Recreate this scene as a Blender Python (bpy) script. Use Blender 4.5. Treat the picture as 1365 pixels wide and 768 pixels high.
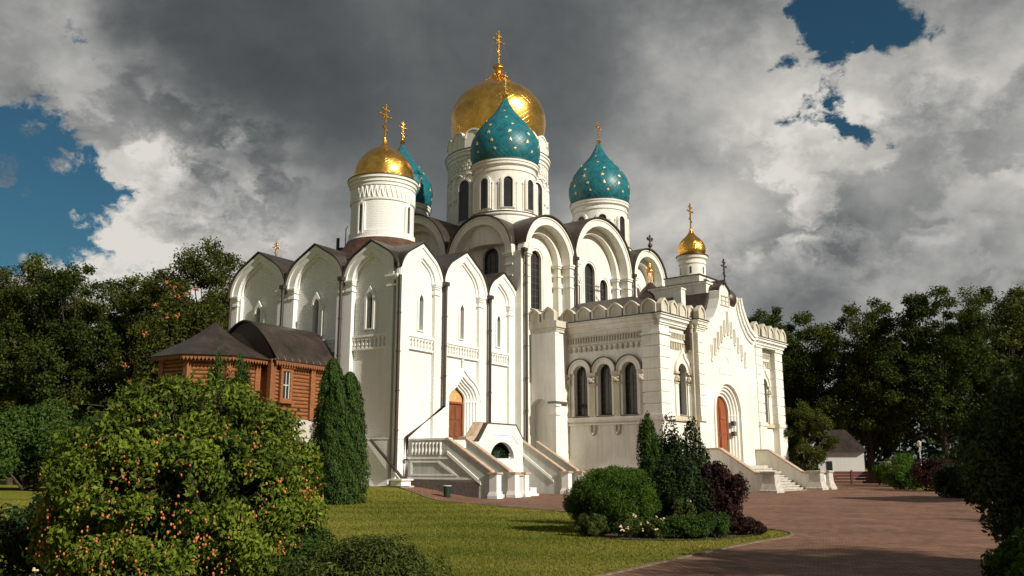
import bpy, bmesh, math, random
import numpy as np
from mathutils import Vector, Matrix
from mathutils.geometry import tessellate_polygon

for o in list(bpy.data.objects): bpy.data.objects.remove(o)
scene = bpy.context.scene
COL = scene.collection
R = math.radians
PI = math.pi
random.seed(7)
RNG = np.random.default_rng(11)

# ------------------------------------------------------------------ camera
cam_d = bpy.data.cameras.new('camera')
cam = bpy.data.objects.new('camera', cam_d); COL.objects.link(cam)
cam_d.sensor_width = 36.0
cam_d.lens = 36.0 * 1150.0 / 1365.0
cam_d.clip_start = 0.1; cam_d.clip_end = 3000
cam.location = (0, 0, 1.75)
cam.rotation_euler = (R(90 + 11.5), 0, 0)
scene.camera = cam

# ------------------------------------------------------------------ light and sky
SUN_EL = 30.0
SUN_AZ = math.atan2(0.760, -0.650)          # from +Y towards +X
sun_dir = Vector((math.sin(SUN_AZ) * math.cos(R(SUN_EL)), math.cos(SUN_AZ) * math.cos(R(SUN_EL)), math.sin(R(SUN_EL))))
sd = bpy.data.lights.new('sun', 'SUN'); sd.energy = 5.0; sd.angle = R(0.5); sd.color = (1.0, 0.93, 0.81)
sun = bpy.data.objects.new('sun', sd); COL.objects.link(sun)
sun.rotation_euler = (-sun_dir).to_track_quat('-Z', 'Y').to_euler()
sun.location = (60, -50, 60)

world = bpy.data.worlds.new('World'); scene.world = world; world.use_nodes = True
def build_world():
    nt = world.node_tree; N = nt.nodes; L = nt.links; N.clear()
    out = N.new('ShaderNodeOutputWorld'); bg = N.new('ShaderNodeBackground'); bg.inputs['Strength'].default_value = 0.10
    L.new(bg.outputs[0], out.inputs[0])
    sky = N.new('ShaderNodeTexSky'); sky.sky_type = 'NISHITA'; sky.sun_disc = False
    sky.sun_elevation = R(SUN_EL); sky.sun_rotation = SUN_AZ; sky.air_density = 1.0; sky.dust_density = 0.6
    tc = N.new('ShaderNodeTexCoord')
    D = tc.outputs['Generated']
    def val(a):
        return a
    def math_(op, a, b=None, c=None, clamp=False):
        n = N.new('ShaderNodeMath'); n.operation = op; n.use_clamp = clamp
        for i, v in enumerate((a, b, c)):
            if v is None: continue
            if isinstance(v, (int, float)): n.inputs[i].default_value = v
            else: L.new(v, n.inputs[i])
        return n.outputs[0]
    def vmath(op, a, b):
        n = N.new('ShaderNodeVectorMath'); n.operation = op
        for i, v in enumerate((a, b)):
            if v is None: continue
            if isinstance(v, tuple): n.inputs[i].default_value = v
            else: L.new(v, n.inputs[i])
        return n
    def noise(vec, scale, detail=8, rough=0.55, dist=0.0, off=(0, 0, 0)):
        m = vmath('ADD', vec, off).outputs[0]
        n = N.new('ShaderNodeTexNoise'); n.inputs['Scale'].default_value = scale
        n.inputs['Detail'].default_value = detail; n.inputs['Roughness'].default_value = rough
        n.inputs['Distortion'].default_value = dist
        L.new(m, n.inputs['Vector']); return n
    # clouds look flatter towards the horizon: stretch the vertical axis
    st = vmath('MULTIPLY', D, (1.0, 1.0, 1.3)).outputs[0]
    warp = noise(st, 5.0, 5, 0.6, 0, (3.1, 1.7, 0.4))
    w1 = vmath('SUBTRACT', warp.outputs['Color'], (0.5, 0.5, 0.5)).outputs[0]
    w2 = vmath('MULTIPLY', w1, (0.20, 0.20, 0.18)).outputs[0]
    DW = vmath('ADD', D, w2).outputs[0]
    def blob(c, r0, r1, w):
        d = vmath('DISTANCE', DW, tuple(c)).outputs['Value']
        m = N.new('ShaderNodeMapRange'); m.interpolation_type = 'SMOOTHSTEP'
        m.inputs['From Min'].default_value = r1; m.inputs['From Max'].default_value = r0
        m.inputs['To Min'].default_value = 0; m.inputs['To Max'].default_value = w
        L.new(d, m.inputs['Value']); return m.outputs[0]
    def total(lst):
        s = lst[0]
        for v in lst[1:]: s = math_('ADD', s, v)
        return s
    f1 = noise(st, 2.9, 4, 0.52, 0.3, (0.3, 5.2, 1.1)).outputs['Fac']
    f2 = noise(st, 8.0, 6, 0.60, 0.3, (7.3, 2.2, 4.1)).outputs['Fac']
    f4 = noise(st, 26.0, 5, 0.62, 0.2, (2.7, 0.4, 6.6)).outputs['Fac']
    fw = noise(st, 14.0, 6, 0.6, 0, (9.1, 0.7, 3.4)).outputs['Color']
    sw = vmath('ADD', st, vmath('MULTIPLY', vmath('SUBTRACT', fw, (0.5, 0.5, 0.5)).outputs[0], (0.10, 0.10, 0.10)).outputs[0]).outputs[0]
    def smooth(v, a, b, lo=0.0, hi=1.0):
        m = N.new('ShaderNodeMapRange'); m.interpolation_type = 'SMOOTHSTEP'; m.inputs['From Min'].default_value = a; m.inputs['From Max'].default_value = b
        m.inputs['To Min'].default_value = lo; m.inputs['To Max'].default_value = hi; L.new(v, m.inputs['Value']); return m.outputs[0]
    def billow(scale, off):                                                 # rounded heaps: folded noise
        n = noise(sw, scale, 3, 0.5, 0.0, off).outputs['Fac']
        return math_('MULTIPLY', math_('ABSOLUTE', math_('SUBTRACT', n, 0.5)), 4.0)
    sepd = N.new('ShaderNodeSeparateXYZ'); L.new(DW, sepd.inputs[0]); nz = sepd.outputs[2]
    b1 = billow(9.0, (2.2, 0.6, 1.9)); b2 = billow(5.0, (5.1, 3.3, 0.2))
    f5 = noise(sw, 6.5, 8, 0.58, 0.1, (4.4, 1.9, 0.2)).outputs['Fac']
    puff = math_('MULTIPLY', smooth(f5, 0.43, 0.54), smooth(b1, 0.0, 0.8, 0.45, 1.0))
    cum = total([blob((-0.36, 0.89, 0.25), 0.07, 0.22, 0.60), blob((0.45, 0.85, 0.28), 0.08, 0.26, 0.34), blob((0.30, 0.86, 0.40), 0.05, 0.18, 0.12), blob((0.27, 0.93, 0.25), 0.03, 0.12, 0.36), blob((-0.50, 0.78, 0.38), 0.05, 0.18, 0.14)])
    heads = math_('MULTIPLY', puff, cum)
    calm = total([blob((-0.10, 0.90, 0.425), 0.14, 0.34, -0.62)])            # the even dark deck
    amp = math_('ADD', calm, 1.0)
    blobs = [
        heads,
        blob((-0.36, 0.89, 0.24), 0.04, 0.18, 0.12),
        blob((-0.43, 0.88, 0.205), 0.02, 0.09, 0.18),
        blob((-0.14, 0.89, 0.43), 0.16, 0.36, -0.19),
        blob((-0.32, 0.83, 0.45), 0.05, 0.15, -0.14),
        blob((-0.22, 0.90, 0.37), 0.04, 0.14, -0.12),
        blob((0.20, 0.92, 0.32), 0.05, 0.20, 0.16),
        blob((0.42, 0.84, 0.33), 0.08, 0.32, 0.17),
        blob((0.22, 0.86, 0.45), 0.03, 0.14, 0.05),
        blob((0.335, 0.92, 0.19), 0.03, 0.13, -0.26),
        blob((0.45, 0.87, 0.20), 0.02, 0.12, -0.20),
        smooth(nz, 0.40, 0.24, 0.0, 0.13), blob((-0.52, 0.75, 0.42), 0.03, 0.14, 0.14), blob((-0.20, 0.95, 0.25), 0.03, 0.14, 0.12),
    ]
    var = total([math_('MULTIPLY_ADD', f1, 0.75, -0.375), math_('MULTIPLY_ADD', f2, 0.60, -0.30), math_('MULTIPLY_ADD', f4, 0.26, -0.13), math_('MULTIPLY_ADD', b2, 0.16, -0.08)])
    B = total([math_('MULTIPLY', var, amp)] + blobs + [blob((0, 0, 0), 9, 10, 0.385)])
    ramp = N.new('ShaderNodeValToRGB'); L.new(B, ramp.inputs[0])
    e = ramp.color_ramp.elements
    e[0].position = 0.0; e[0].color = (0.070, 0.078, 0.084, 1)
    e[1].position = 1.12 if False else 1.0; e[1].color = (0.74, 0.71, 0.655, 1)
    for p, c in ((0.16, (0.100, 0.108, 0.112)), (0.34, (0.165, 0.175, 0.176)), (0.52, (0.285, 0.290, 0.283)), (0.76, (0.50, 0.485, 0.455))):
        x = ramp.color_ramp.elements.new(p); x.color = (*c, 1)
    cl = N.new('ShaderNodeVectorMath'); cl.operation = 'SCALE'; L.new(ramp.outputs[0], cl.inputs[0]); cl.inputs['Scale'].default_value = 10.0 * 0.92
    # gaps of blue
    gaps = [
        blob((-0.505, 0.82, 0.275), 0.03, 0.13, 0.50),
        blob((-0.47, 0.87, 0.22), 0.0, 0.07, 0.20),
        blob((-0.294, 0.899, 0.322), 0.0, 0.06, 0.46),
        blob((-0.27, 0.93, 0.30), 0.0, 0.035, 0.30),
        blob((-0.24, 0.92, 0.31), 0.0, 0.045, 0.44),
        blob((0.34, 0.82, 0.462), 0.02, 0.10, 0.48),
        blob((0.41, 0.79, 0.46), 0.01, 0.08, 0.34),
        blob((0.27, 0.86, 0.425), 0.0, 0.04, 0.36),
        blob((0.345, 0.88, 0.35), 0.0, 0.06, 0.44),
        blob((0.385, 0.865, 0.325), 0.0, 0.06, 0.46),
        blob((0.43, 0.85, 0.32), 0.0, 0.04, 0.30),
        blob((-0.08, 0.90, 0.40), 0.15, 0.34, -0.6),
        blob((0.9, 0.2, 0.5), 0.1, 0.5, 0.3), blob((-0.8, -0.2, 0.5), 0.1, 0.5, 0.3), blob((0.1, -0.6, 0.8), 0.1, 0.6, 0.3),
    ]
    f3 = noise(sw, 8.5, 8, 0.58, 0.1, (1.3, 8.2, 2.6)).outputs['Fac']
    G = total([math_('MULTIPLY_ADD', f3, 1.7, -0.90), math_('MULTIPLY_ADD', b1, 0.12, -0.05)] + gaps)
    gm = N.new('ShaderNodeMapRange'); gm.interpolation_type = 'SMOOTHSTEP'
    gm.inputs['From Min'].default_value = 0.20; gm.inputs['From Max'].default_value = 0.34
    L.new(G, gm.inputs['Value'])
    skym = N.new('ShaderNodeMix'); skym.data_type = 'RGBA'; skym.blend_type = 'MULTIPLY'
    skym.inputs['Factor'].default_value = 1.0
    L.new(sky.outputs[0], skym.inputs['A']); skym.inputs['B'].default_value = (0.17, 0.34, 0.37, 1)
    mix = N.new('ShaderNodeMix'); mix.data_type = 'RGBA'
    L.new(gm.outputs[0], mix.inputs['Factor']); L.new(cl.outputs[0], mix.inputs['A']); L.new(skym.outputs['Result'], mix.inputs['B'])
    L.new(mix.outputs['Result'], bg.inputs['Color'])
build_world()
scene.view_settings.view_transform = 'Standard'; scene.view_settings.look = 'None'
scene.view_settings.exposure = 0.08; scene.view_settings.gamma = 1.0
scene.view_settings.use_curve_mapping = False
scene.render.engine = 'CYCLES'
scene.cycles.max_bounces = 6; scene.cycles.transparent_max_bounces = 6

# ------------------------------------------------------------------ materials
def new_mat(name):
    m = bpy.data.materials.new(name); m.use_nodes = True
    nt = m.node_tree; b = nt.nodes['Principled BSDF']; return m, nt, b
def nd(nt, t, **kw):
    n = nt.nodes.new(t)
    for k, v in kw.items():
        if k in n.inputs: n.inputs[k].default_value = v
        else: setattr(n, k, v)
    return n
def objco(nt, scale=(1, 1, 1)):
    t = nt.nodes.new('ShaderNodeTexCoord'); m = nt.nodes.new('ShaderNodeMapping'); m.inputs['Scale'].default_value = scale
    nt.links.new(t.outputs['Object'], m.inputs[0]); return m.outputs[0]
def plain(name, c, rough=0.7, var=0.25, scale=3.0, metal=0.0, bump=0.15, bscale=20, spec=0.3):
    m, nt, b = new_mat(name); L = nt.links
    b.inputs['Roughness'].default_value = rough; b.inputs['Metallic'].default_value = metal
    b.inputs['Specular IOR Level'].default_value = spec
    co = objco(nt)
    n = nd(nt, 'ShaderNodeTexNoise', Scale=scale, Detail=8.0, Roughness=0.6); L.new(co, n.inputs['Vector'])
    r = nt.nodes.new('ShaderNodeValToRGB'); L.new(n.outputs['Fac'], r.inputs[0])
    r.color_ramp.elements[0].position = 0.3; r.color_ramp.elements[1].position = 0.7
    r.color_ramp.elements[0].color = (*[x * (1 - var) for x in c], 1); r.color_ramp.elements[1].color = (*[min(1, x * (1 + var * 0.6)) for x in c], 1)
    L.new(r.outputs[0], b.inputs['Base Color'])
    if bump:
        n2 = nd(nt, 'ShaderNodeTexNoise', Scale=float(bscale), Detail=6.0); L.new(co, n2.inputs['Vector'])
        bp = nd(nt, 'ShaderNodeBump', Strength=bump, Distance=0.03); L.new(n2.outputs['Fac'], bp.inputs['Height']); L.new(bp.outputs[0], b.inputs['Normal'])
    return m
def plaster(name, c, brick=0.0, dirt=0.35, streak=0.5):
    """lime-washed masonry: mottled wash, rain streaks, grime patches and faint coursing"""
    m, nt, b = new_mat(name); L = nt.links
    b.inputs['Roughness'].default_value = 0.85; b.inputs['Specular IOR Level'].default_value = 0.2
    co = objco(nt)
    n1 = nd(nt, 'ShaderNodeTexNoise', Scale=0.45, Detail=9.0, Roughness=0.65); L.new(co, n1.inputs['Vector'])
    cs = objco(nt, (3.0, 3.0, 0.22))
    n2 = nd(nt, 'ShaderNodeTexNoise', Scale=1.3, Detail=7.0, Roughness=0.7); L.new(cs, n2.inputs['Vector'])
    n3 = nd(nt, 'ShaderNodeTexNoise', Scale=4.5, Detail=9.0, Roughness=0.7); L.new(co, n3.inputs['Vector'])
    def mr(src, a, bb, lo, hi):
        x = nd(nt, 'ShaderNodeMapRange'); x.inputs['From Min'].default_value = a; x.inputs['From Max'].default_value = bb
        x.inputs['To Min'].default_value = lo; x.inputs['To Max'].default_value = hi; L.new(src, x.inputs['Value']); return x.outputs[0]
    def mult(a, bb):
        x = nd(nt, 'ShaderNodeMath', operation='MULTIPLY'); L.new(a, x.inputs[0]); L.new(bb, x.inputs[1]); return x.outputs[0]
    a = mr(n1.outputs['Fac'], 0.35, 0.62, 1 - dirt * 0.35, 1.0)
    s = mr(n2.outputs['Fac'], 0.32, 0.54, 1 - streak * 0.50, 1.0)
    g = mr(n3.outputs['Fac'], 0.27, 0.42, 1 - dirt * 0.55, 1.0)
    f = mult(mult(a, s), g)
    mx = nd(nt, 'ShaderNodeMix', data_type='RGBA')
    L.new(f, mx.inputs['Factor']); mx.inputs['A'].default_value = (c[0] * 0.42, c[1] * 0.38, c[2] * 0.30, 1); mx.inputs['B'].default_value = (*c, 1)
    # soot around the heads of the walls is uneven, so a second larger tone shift
    n5 = nd(nt, 'ShaderNodeTexNoise', Scale=0.14, Detail=3.0); L.new(co, n5.inputs['Vector'])
    h = nd(nt, 'ShaderNodeHueSaturation'); L.new(mx.outputs['Result'], h.inputs['Color']); L.new(mr(n5.outputs['Fac'], 0.3, 0.7, 0.7, 1.5), h.inputs['Saturation'])
    L.new(h.outputs[0], b.inputs['Base Color'])
    n4 = nd(nt, 'ShaderNodeTexNoise', Scale=14.0, Detail=6.0); L.new(co, n4.inputs['Vector'])
    height = n4.outputs['Fac']
    bp = nd(nt, 'ShaderNodeBump', Strength=0.25, Distance=0.03); L.new(height, bp.inputs['Height'])
    if brick:
        # courses 0.09 m high, seen as shallow ridges under the whitewash
        sx = nt.nodes.new('ShaderNodeSeparateXYZ'); L.new(co, sx.inputs[0])
        ad = nd(nt, 'ShaderNodeMath', operation='ADD'); L.new(sx.outputs[0], ad.inputs[0]); L.new(sx.outputs[1], ad.inputs[1])
        cx = nt.nodes.new('ShaderNodeCombineXYZ'); L.new(ad.outputs[0], cx.inputs[0]); L.new(sx.outputs[2], cx.inputs[1])
        br = nd(nt, 'ShaderNodeTexBrick'); br.inputs['Scale'].default_value = 1.0; br.inputs['Brick Width'].default_value = 0.34; br.inputs['Row Height'].default_value = 0.115; br.inputs['Mortar Size'].default_value = 0.010; br.inputs['Mortar Smooth'].default_value = 0.6
        br.inputs['Color1'].default_value = (1, 1, 1, 1); br.inputs['Color2'].default_value = (0.7, 0.7, 0.7, 1); br.inputs['Mortar'].default_value = (0, 0, 0, 1)
        L.new(cx.outputs[0], br.inputs['Vector'])
        b2 = nd(nt, 'ShaderNodeBump', Strength=brick, Distance=0.02); L.new(br.outputs['Color'], b2.inputs['Height']); L.new(bp.outputs[0], b2.inputs['Normal'])
        L.new(b2.outputs[0], b.inputs['Normal'])
    else: L.new(bp.outputs[0], b.inputs['Normal'])
    return m
M_OLD = plaster('whitewashed_brick', (0.85, 0.845, 0.81), brick=0.9, dirt=0.22, streak=0.25)
M_OLDT = plaster('whitewashed_trim', (0.86, 0.85, 0.81), dirt=0.25, streak=0.3)
M_MAIN = plaster('cream_plaster', (0.83, 0.81, 0.755), dirt=0.6, streak=0.6)
M_MAINT = plaster('cream_trim', (0.84, 0.82, 0.765), dirt=0.7, streak=0.5)
M_STONE = plaster('weathered_stone', (0.62, 0.58, 0.48), dirt=0.9, streak=0.9)
M_MARBLE = plaster('grey_marble', (0.55, 0.56, 0.53), dirt=0.8, streak=0.7)
M_GRANITE = plain('dark_granite', (0.16, 0.135, 0.12), 0.6, 0.35, 6, bscale=40)
M_COPING = plain('tan_coping', (0.50, 0.37, 0.27), 0.7, 0.3, 4)
M_KERB = plain('kerb_stone', (0.20, 0.15, 0.10), 0.9, 0.4, 5)
M_STEP = plain('step_stone', (0.5, 0.47, 0.41), 0.8, 0.3, 5)
def roof_mat():
    m, nt, b = new_mat('brown_roof_metal'); L = nt.links
    b.inputs['Roughness'].default_value = 0.42; b.inputs['Metallic'].default_value = 0.25
    co = objco(nt)
    n = nd(nt, 'ShaderNodeTexNoise', Scale=1.2, Detail=9.0, Roughness=0.65); L.new(co, n.inputs['Vector'])
    r = nt.nodes.new('ShaderNodeValToRGB'); L.new(n.outputs['Fac'], r.inputs[0])
    r.color_ramp.elements[0].position = 0.32; r.color_ramp.elements[0].color = (0.027, 0.021, 0.018, 1)
    r.color_ramp.elements[1].position = 0.72; r.color_ramp.elements[1].color = (0.080, 0.057, 0.045, 1)
    L.new(r.outputs[0], b.inputs['Base Color'])
    at = nd(nt, 'ShaderNodeAttribute', attribute_name='seam')
    w = nd(nt, 'ShaderNodeMath', operation='PINGPONG'); w.inputs[1].default_value = 0.26; L.new(at.outputs['Fac'], w.inputs[0])
    mr = nd(nt, 'ShaderNodeMapRange'); mr.inputs['From Min'].default_value = 0.0; mr.inputs['From Max'].default_value = 0.03; mr.inputs['To Min'].default_value = 1; mr.inputs['To Max'].default_value = 0
    L.new(w.outputs[0], mr.inputs['Value'])
    ad = nd(nt, 'ShaderNodeMath', operation='ADD'); L.new(mr.outputs[0], ad.inputs[0])
    n2 = nd(nt, 'ShaderNodeTexNoise', Scale=2.5, Detail=4.0); L.new(co, n2.inputs['Vector']); L.new(n2.outputs['Fac'], ad.inputs[1])
    bp = nd(nt, 'ShaderNodeBump', Strength=0.5, Distance=0.04); L.new(ad.outputs[0], bp.inputs['Height']); L.new(bp.outputs[0], b.inputs['Normal'])
    return m
M_ROOF = roof_mat()
M_COPPER = plain('red_copper', (0.12, 0.065, 0.045), 0.5, 0.6, 2.5, metal=0.3)
M_PIPE = plain('brown_pipe', (0.050, 0.032, 0.025), 0.45, 0.2, 3, spec=0.5)
def shingle(nt, n_around=44.0, n_up=16.0):
    L = nt.links; t = nt.nodes.new('ShaderNodeTexCoord'); v = nd(nt, 'ShaderNodeVectorMath', operation='SUBTRACT'); v.inputs[1].default_value = (0.5, 0.5, 0.0); L.new(t.outputs['Generated'], v.inputs[0])
    sx = nt.nodes.new('ShaderNodeSeparateXYZ'); L.new(v.outputs[0], sx.inputs[0])
    at = nd(nt, 'ShaderNodeMath', operation='ARCTAN2'); L.new(sx.outputs[1], at.inputs[0]); L.new(sx.outputs[0], at.inputs[1])
    a = nd(nt, 'ShaderNodeMath', operation='MULTIPLY'); L.new(at.outputs[0], a.inputs[0]); a.inputs[1].default_value = n_around / (2 * PI)
    b = nd(nt, 'ShaderNodeMath', operation='MULTIPLY'); L.new(sx.outputs[2], b.inputs[0]); b.inputs[1].default_value = n_up
    p = nd(nt, 'ShaderNodeMath', operation='ADD'); L.new(a.outputs[0], p.inputs[0]); L.new(b.outputs[0], p.inputs[1])
    q = nd(nt, 'ShaderNodeMath', operation='SUBTRACT'); L.new(a.outputs[0], q.inputs[0]); L.new(b.outputs[0], q.inputs[1])
    c = nt.nodes.new('ShaderNodeCombineXYZ'); L.new(p.outputs[0], c.inputs[0]); L.new(q.outputs[0], c.inputs[1])
    br = nd(nt, 'ShaderNodeTexBrick'); br.offset = 0.0; br.inputs['Scale'].default_value = 1.0; br.inputs['Brick Width'].default_value = 1.0; br.inputs['Row Height'].default_value = 1.0; br.inputs['Mortar Size'].default_value = 0.05; br.inputs['Mortar Smooth'].default_value = 0.5
    br.inputs['Color1'].default_value = (1, 1, 1, 1); br.inputs['Color2'].default_value = (0.55, 0.55, 0.55, 1); br.inputs['Mortar'].default_value = (0.1, 0.1, 0.1, 1)
    L.new(c.outputs[0], br.inputs['Vector']); return br.outputs['Color']
def gold_mat(name='gilded_metal', tile=True):
    m, nt, b = new_mat(name); L = nt.links
    b.inputs['Metallic'].default_value = 1.0
    co = objco(nt)
    n = nd(nt, 'ShaderNodeTexNoise', Scale=1.6, Detail=9.0, Roughness=0.7); L.new(co, n.inputs['Vector'])
    r = nt.nodes.new('ShaderNodeValToRGB'); L.new(n.outputs['Fac'], r.inputs[0])
    r.color_ramp.elements[0].position = 0.3; r.color_ramp.elements[0].color = (0.70, 0.34, 0.055, 1)
    r.color_ramp.elements[1].position = 0.66; r.color_ramp.elements[1].color = (1.0, 0.60, 0.14, 1)
    L.new(r.outputs[0], b.inputs['Base Color'])
    rr = nd(nt, 'ShaderNodeMapRange'); rr.inputs['To Min'].default_value = 0.17; rr.inputs['To Max'].default_value = 0.34; L.new(n.outputs['Fac'], rr.inputs['Value']); L.new(rr.outputs[0], b.inputs['Roughness'])
    bp0 = nd(nt, 'ShaderNodeBump', Strength=0.22, Distance=0.10); L.new(n.outputs['Fac'], bp0.inputs['Height'])
    bp = nd(nt, 'ShaderNodeBump', Strength=0.30, Distance=0.02); L.new(shingle(nt), bp.inputs['Height']); L.new(bp0.outputs[0], bp.inputs['Normal']); L.new(bp.outputs[0], b.inputs['Normal'])
    return m
M_GOLD = gold_mat()
def teal_mat():
    m, nt, b = new_mat('teal_painted_metal'); L = nt.links
    b.inputs['Roughness'].default_value = 0.42
    co = objco(nt)
    n = nd(nt, 'ShaderNodeTexNoise', Scale=2.2, Detail=9.0, Roughness=0.7); L.new(co, n.inputs['Vector'])
    r = nt.nodes.new('ShaderNodeValToRGB'); L.new(n.outputs['Fac'], r.inputs[0])
    r.color_ramp.elements[0].position = 0.28; r.color_ramp.elements[0].color = (0.003, 0.055, 0.080, 1)
    r.color_ramp.elements[1].position = 0.7; r.color_ramp.elements[1].color = (0.008, 0.19, 0.23, 1)
    L.new(r.outputs[0], b.inputs['Base Color'])
    bp = nd(nt, 'ShaderNodeBump', Strength=0.7, Distance=0.03); L.new(shingle(nt, 40.0, 14.0), bp.inputs['Height']); L.new(bp.outputs[0], b.inputs['Normal'])
    return m
M_TEAL = teal_mat()
M_STAR = plain('pale_gold_star', (0.80, 0.62, 0.30), 0.4, 0.1, 3, metal=0.4, bump=0)
def glass_mat():
    m, nt, b = new_mat('dark_window_glass'); L = nt.links
    co = objco(nt)
    n = nd(nt, 'ShaderNodeTexNoise', Scale=1.7, Detail=4.0); L.new(co, n.inputs['Vector'])
    r = nt.nodes.new('ShaderNodeValToRGB'); L.new(n.outputs['Fac'], r.inputs[0])
    r.color_ramp.elements[0].color = (0.008, 0.010, 0.012, 1); r.color_ramp.elements[1].color = (0.045, 0.045, 0.045, 1)
    L.new(r.outputs[0], b.inputs['Base Color']); b.inputs['Roughness'].default_value = 0.12
    bp = nd(nt, 'ShaderNodeBump', Strength=0.1, Distance=0.05); L.new(n.outputs['Fac'], bp.inputs['Height']); L.new(bp.outputs[0], b.inputs['Normal'])
    return m
M_GLASS = glass_mat()
M_IRON = plain('iron_grille', (0.13, 0.115, 0.10), 0.5, 0.2, 4)
M_SILL = plain('dark_sill_metal', (0.06, 0.052, 0.045), 0.45, 0.2, 4)
def wood_mat(name, c1, c2, axis='Z', sc=6):
    m, nt, b = new_mat(name); L = nt.links
    b.inputs['Roughness'].default_value = 0.55
    co = objco(nt, (1, 1, 9) if axis == 'H' else (9, 9, 0.6))
    n = nd(nt, 'ShaderNodeTexNoise', Scale=float(sc) * 0.5, Detail=9.0, Roughness=0.65); L.new(co, n.inputs['Vector'])
    r = nt.nodes.new('ShaderNodeValToRGB'); L.new(n.outputs['Fac'], r.inputs[0])
    r.color_ramp.elements[0].position = 0.3; r.color_ramp.elements[0].color = (*c1, 1)
    r.color_ramp.elements[1].position = 0.7; r.color_ramp.elements[1].color = (*c2, 1)
    L.new(r.outputs[0], b.inputs['Base Color'])
    bp = nd(nt, 'ShaderNodeBump', Strength=0.3, Distance=0.02); L.new(n.outputs['Fac'], bp.inputs['Height']); L.new(bp.outputs[0], b.inputs['Normal'])
    return m
M_DOOR = wood_mat('orange_door_wood', (0.12, 0.03, 0.012), (0.42, 0.115, 0.035))
M_DOORD = wood_mat('dark_door_wood', (0.10, 0.03, 0.012), (0.26, 0.085, 0.03))
M_LOG = wood_mat('stained_logs', (0.11, 0.038, 0.014), (0.38, 0.145, 0.05), 'H')
M_TRIMW = wood_mat('carved_trim_wood', (0.13, 0.05, 0.02), (0.30, 0.115, 0.04), 'H')
M_ICON = plain('tympanum_painting', (0.62, 0.36, 0.16), 0.6, 0.45, 5)
M_BIN = plain('dark_green_metal', (0.012, 0.035, 0.03), 0.4, 0.2, 5, spec=0.5)
M_LIGHTM = plain('pale_metal', (0.55, 0.55, 0.52), 0.4, 0.1, 5)
M_RED = wood_mat('red_brown_boards', (0.06, 0.018, 0.012), (0.17, 0.05, 0.03), 'H')
M_TRUNK = plain('bark', (0.060, 0.045, 0.033), 0.9, 0.5, 4, bump=0.6, bscale=10)
M_STEM = plain('shrub_stem', (0.09, 0.065, 0.04), 0.9, 0.3, 6)
def leaf_mat(name, dark, light, trans=0.25, rough=0.5):
    m, nt, b = new_mat(name); L = nt.links
    at = nd(nt, 'ShaderNodeAttribute', attribute_name='leaf_tone')
    r = nt.nodes.new('ShaderNodeValToRGB'); L.new(at.outputs['Fac'], r.inputs[0])
    r.color_ramp.elements[0].color = (*dark, 1); r.color_ramp.elements[1].color = (*light, 1)
    L.new(r.outputs[0], b.inputs['Base Color']); b.inputs['Roughness'].default_value = max(rough, 0.6); b.inputs['Specular IOR Level'].default_value = 0.12
    tr = nt.nodes.new('ShaderNodeBsdfTranslucent'); L.new(r.outputs[0], tr.inputs['Color'])
    mx = nt.nodes.new('ShaderNodeMixShader'); mx.inputs[0].default_value = trans
    L.new(b.outputs[0], mx.inputs[1]); L.new(tr.outputs[0], mx.inputs[2]); L.new(mx.outputs[0], nt.nodes['Material Output'].inputs[0])
    return m
LF_TREE = leaf_mat('tree_leaves', (0.010, 0.026, 0.006), (0.080, 0.110, 0.018), 0.32)
LF_TREE2 = leaf_mat('tree_leaves_olive', (0.016, 0.026, 0.007), (0.120, 0.135, 0.022), 0.32)
LF_BUSH = leaf_mat('bright_leaves', (0.014, 0.042, 0.006), (0.215, 0.275, 0.030), 0.28)
LF_THUJA = leaf_mat('thuja_leaves', (0.018, 0.045, 0.010), (0.075, 0.130, 0.022), 0.2)
LF_ROUND = leaf_mat('clipped_leaves', (0.016, 0.045, 0.006), (0.095, 0.165, 0.018), 0.25)
LF_DARK = leaf_mat('dark_leaves', (0.008, 0.020, 0.006), (0.035, 0.060, 0.016), 0.15)
LF_FORE = leaf_mat('foreground_leaves', (0.010, 0.024, 0.006), (0.095, 0.125, 0.030), 0.25)
LF_PURPLE = leaf_mat('purple_leaves', (0.012, 0.008, 0.007), (0.060, 0.022, 0.018), 0.2)
LF_GREY = leaf_mat('grey_green_leaves', (0.028, 0.048, 0.010), (0.130, 0.155, 0.038), 0.25)
LF_GRASS = leaf_mat('grass_blades', (0.080, 0.115, 0.012), (0.280, 0.255, 0.055), 0.3, 0.7)
M_HIP = plain('orange_hips', (0.50, 0.17, 0.06), 0.6, 0.6, 9, bump=0)
M_BLOOM = plain('pale_pink_petals', (0.75, 0.38, 0.30), 0.6, 0.4, 5, bump=0)
M_CREAMF = plain('cream_petals', (0.75, 0.62, 0.40), 0.6, 0.4, 5, bump=0)
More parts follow.
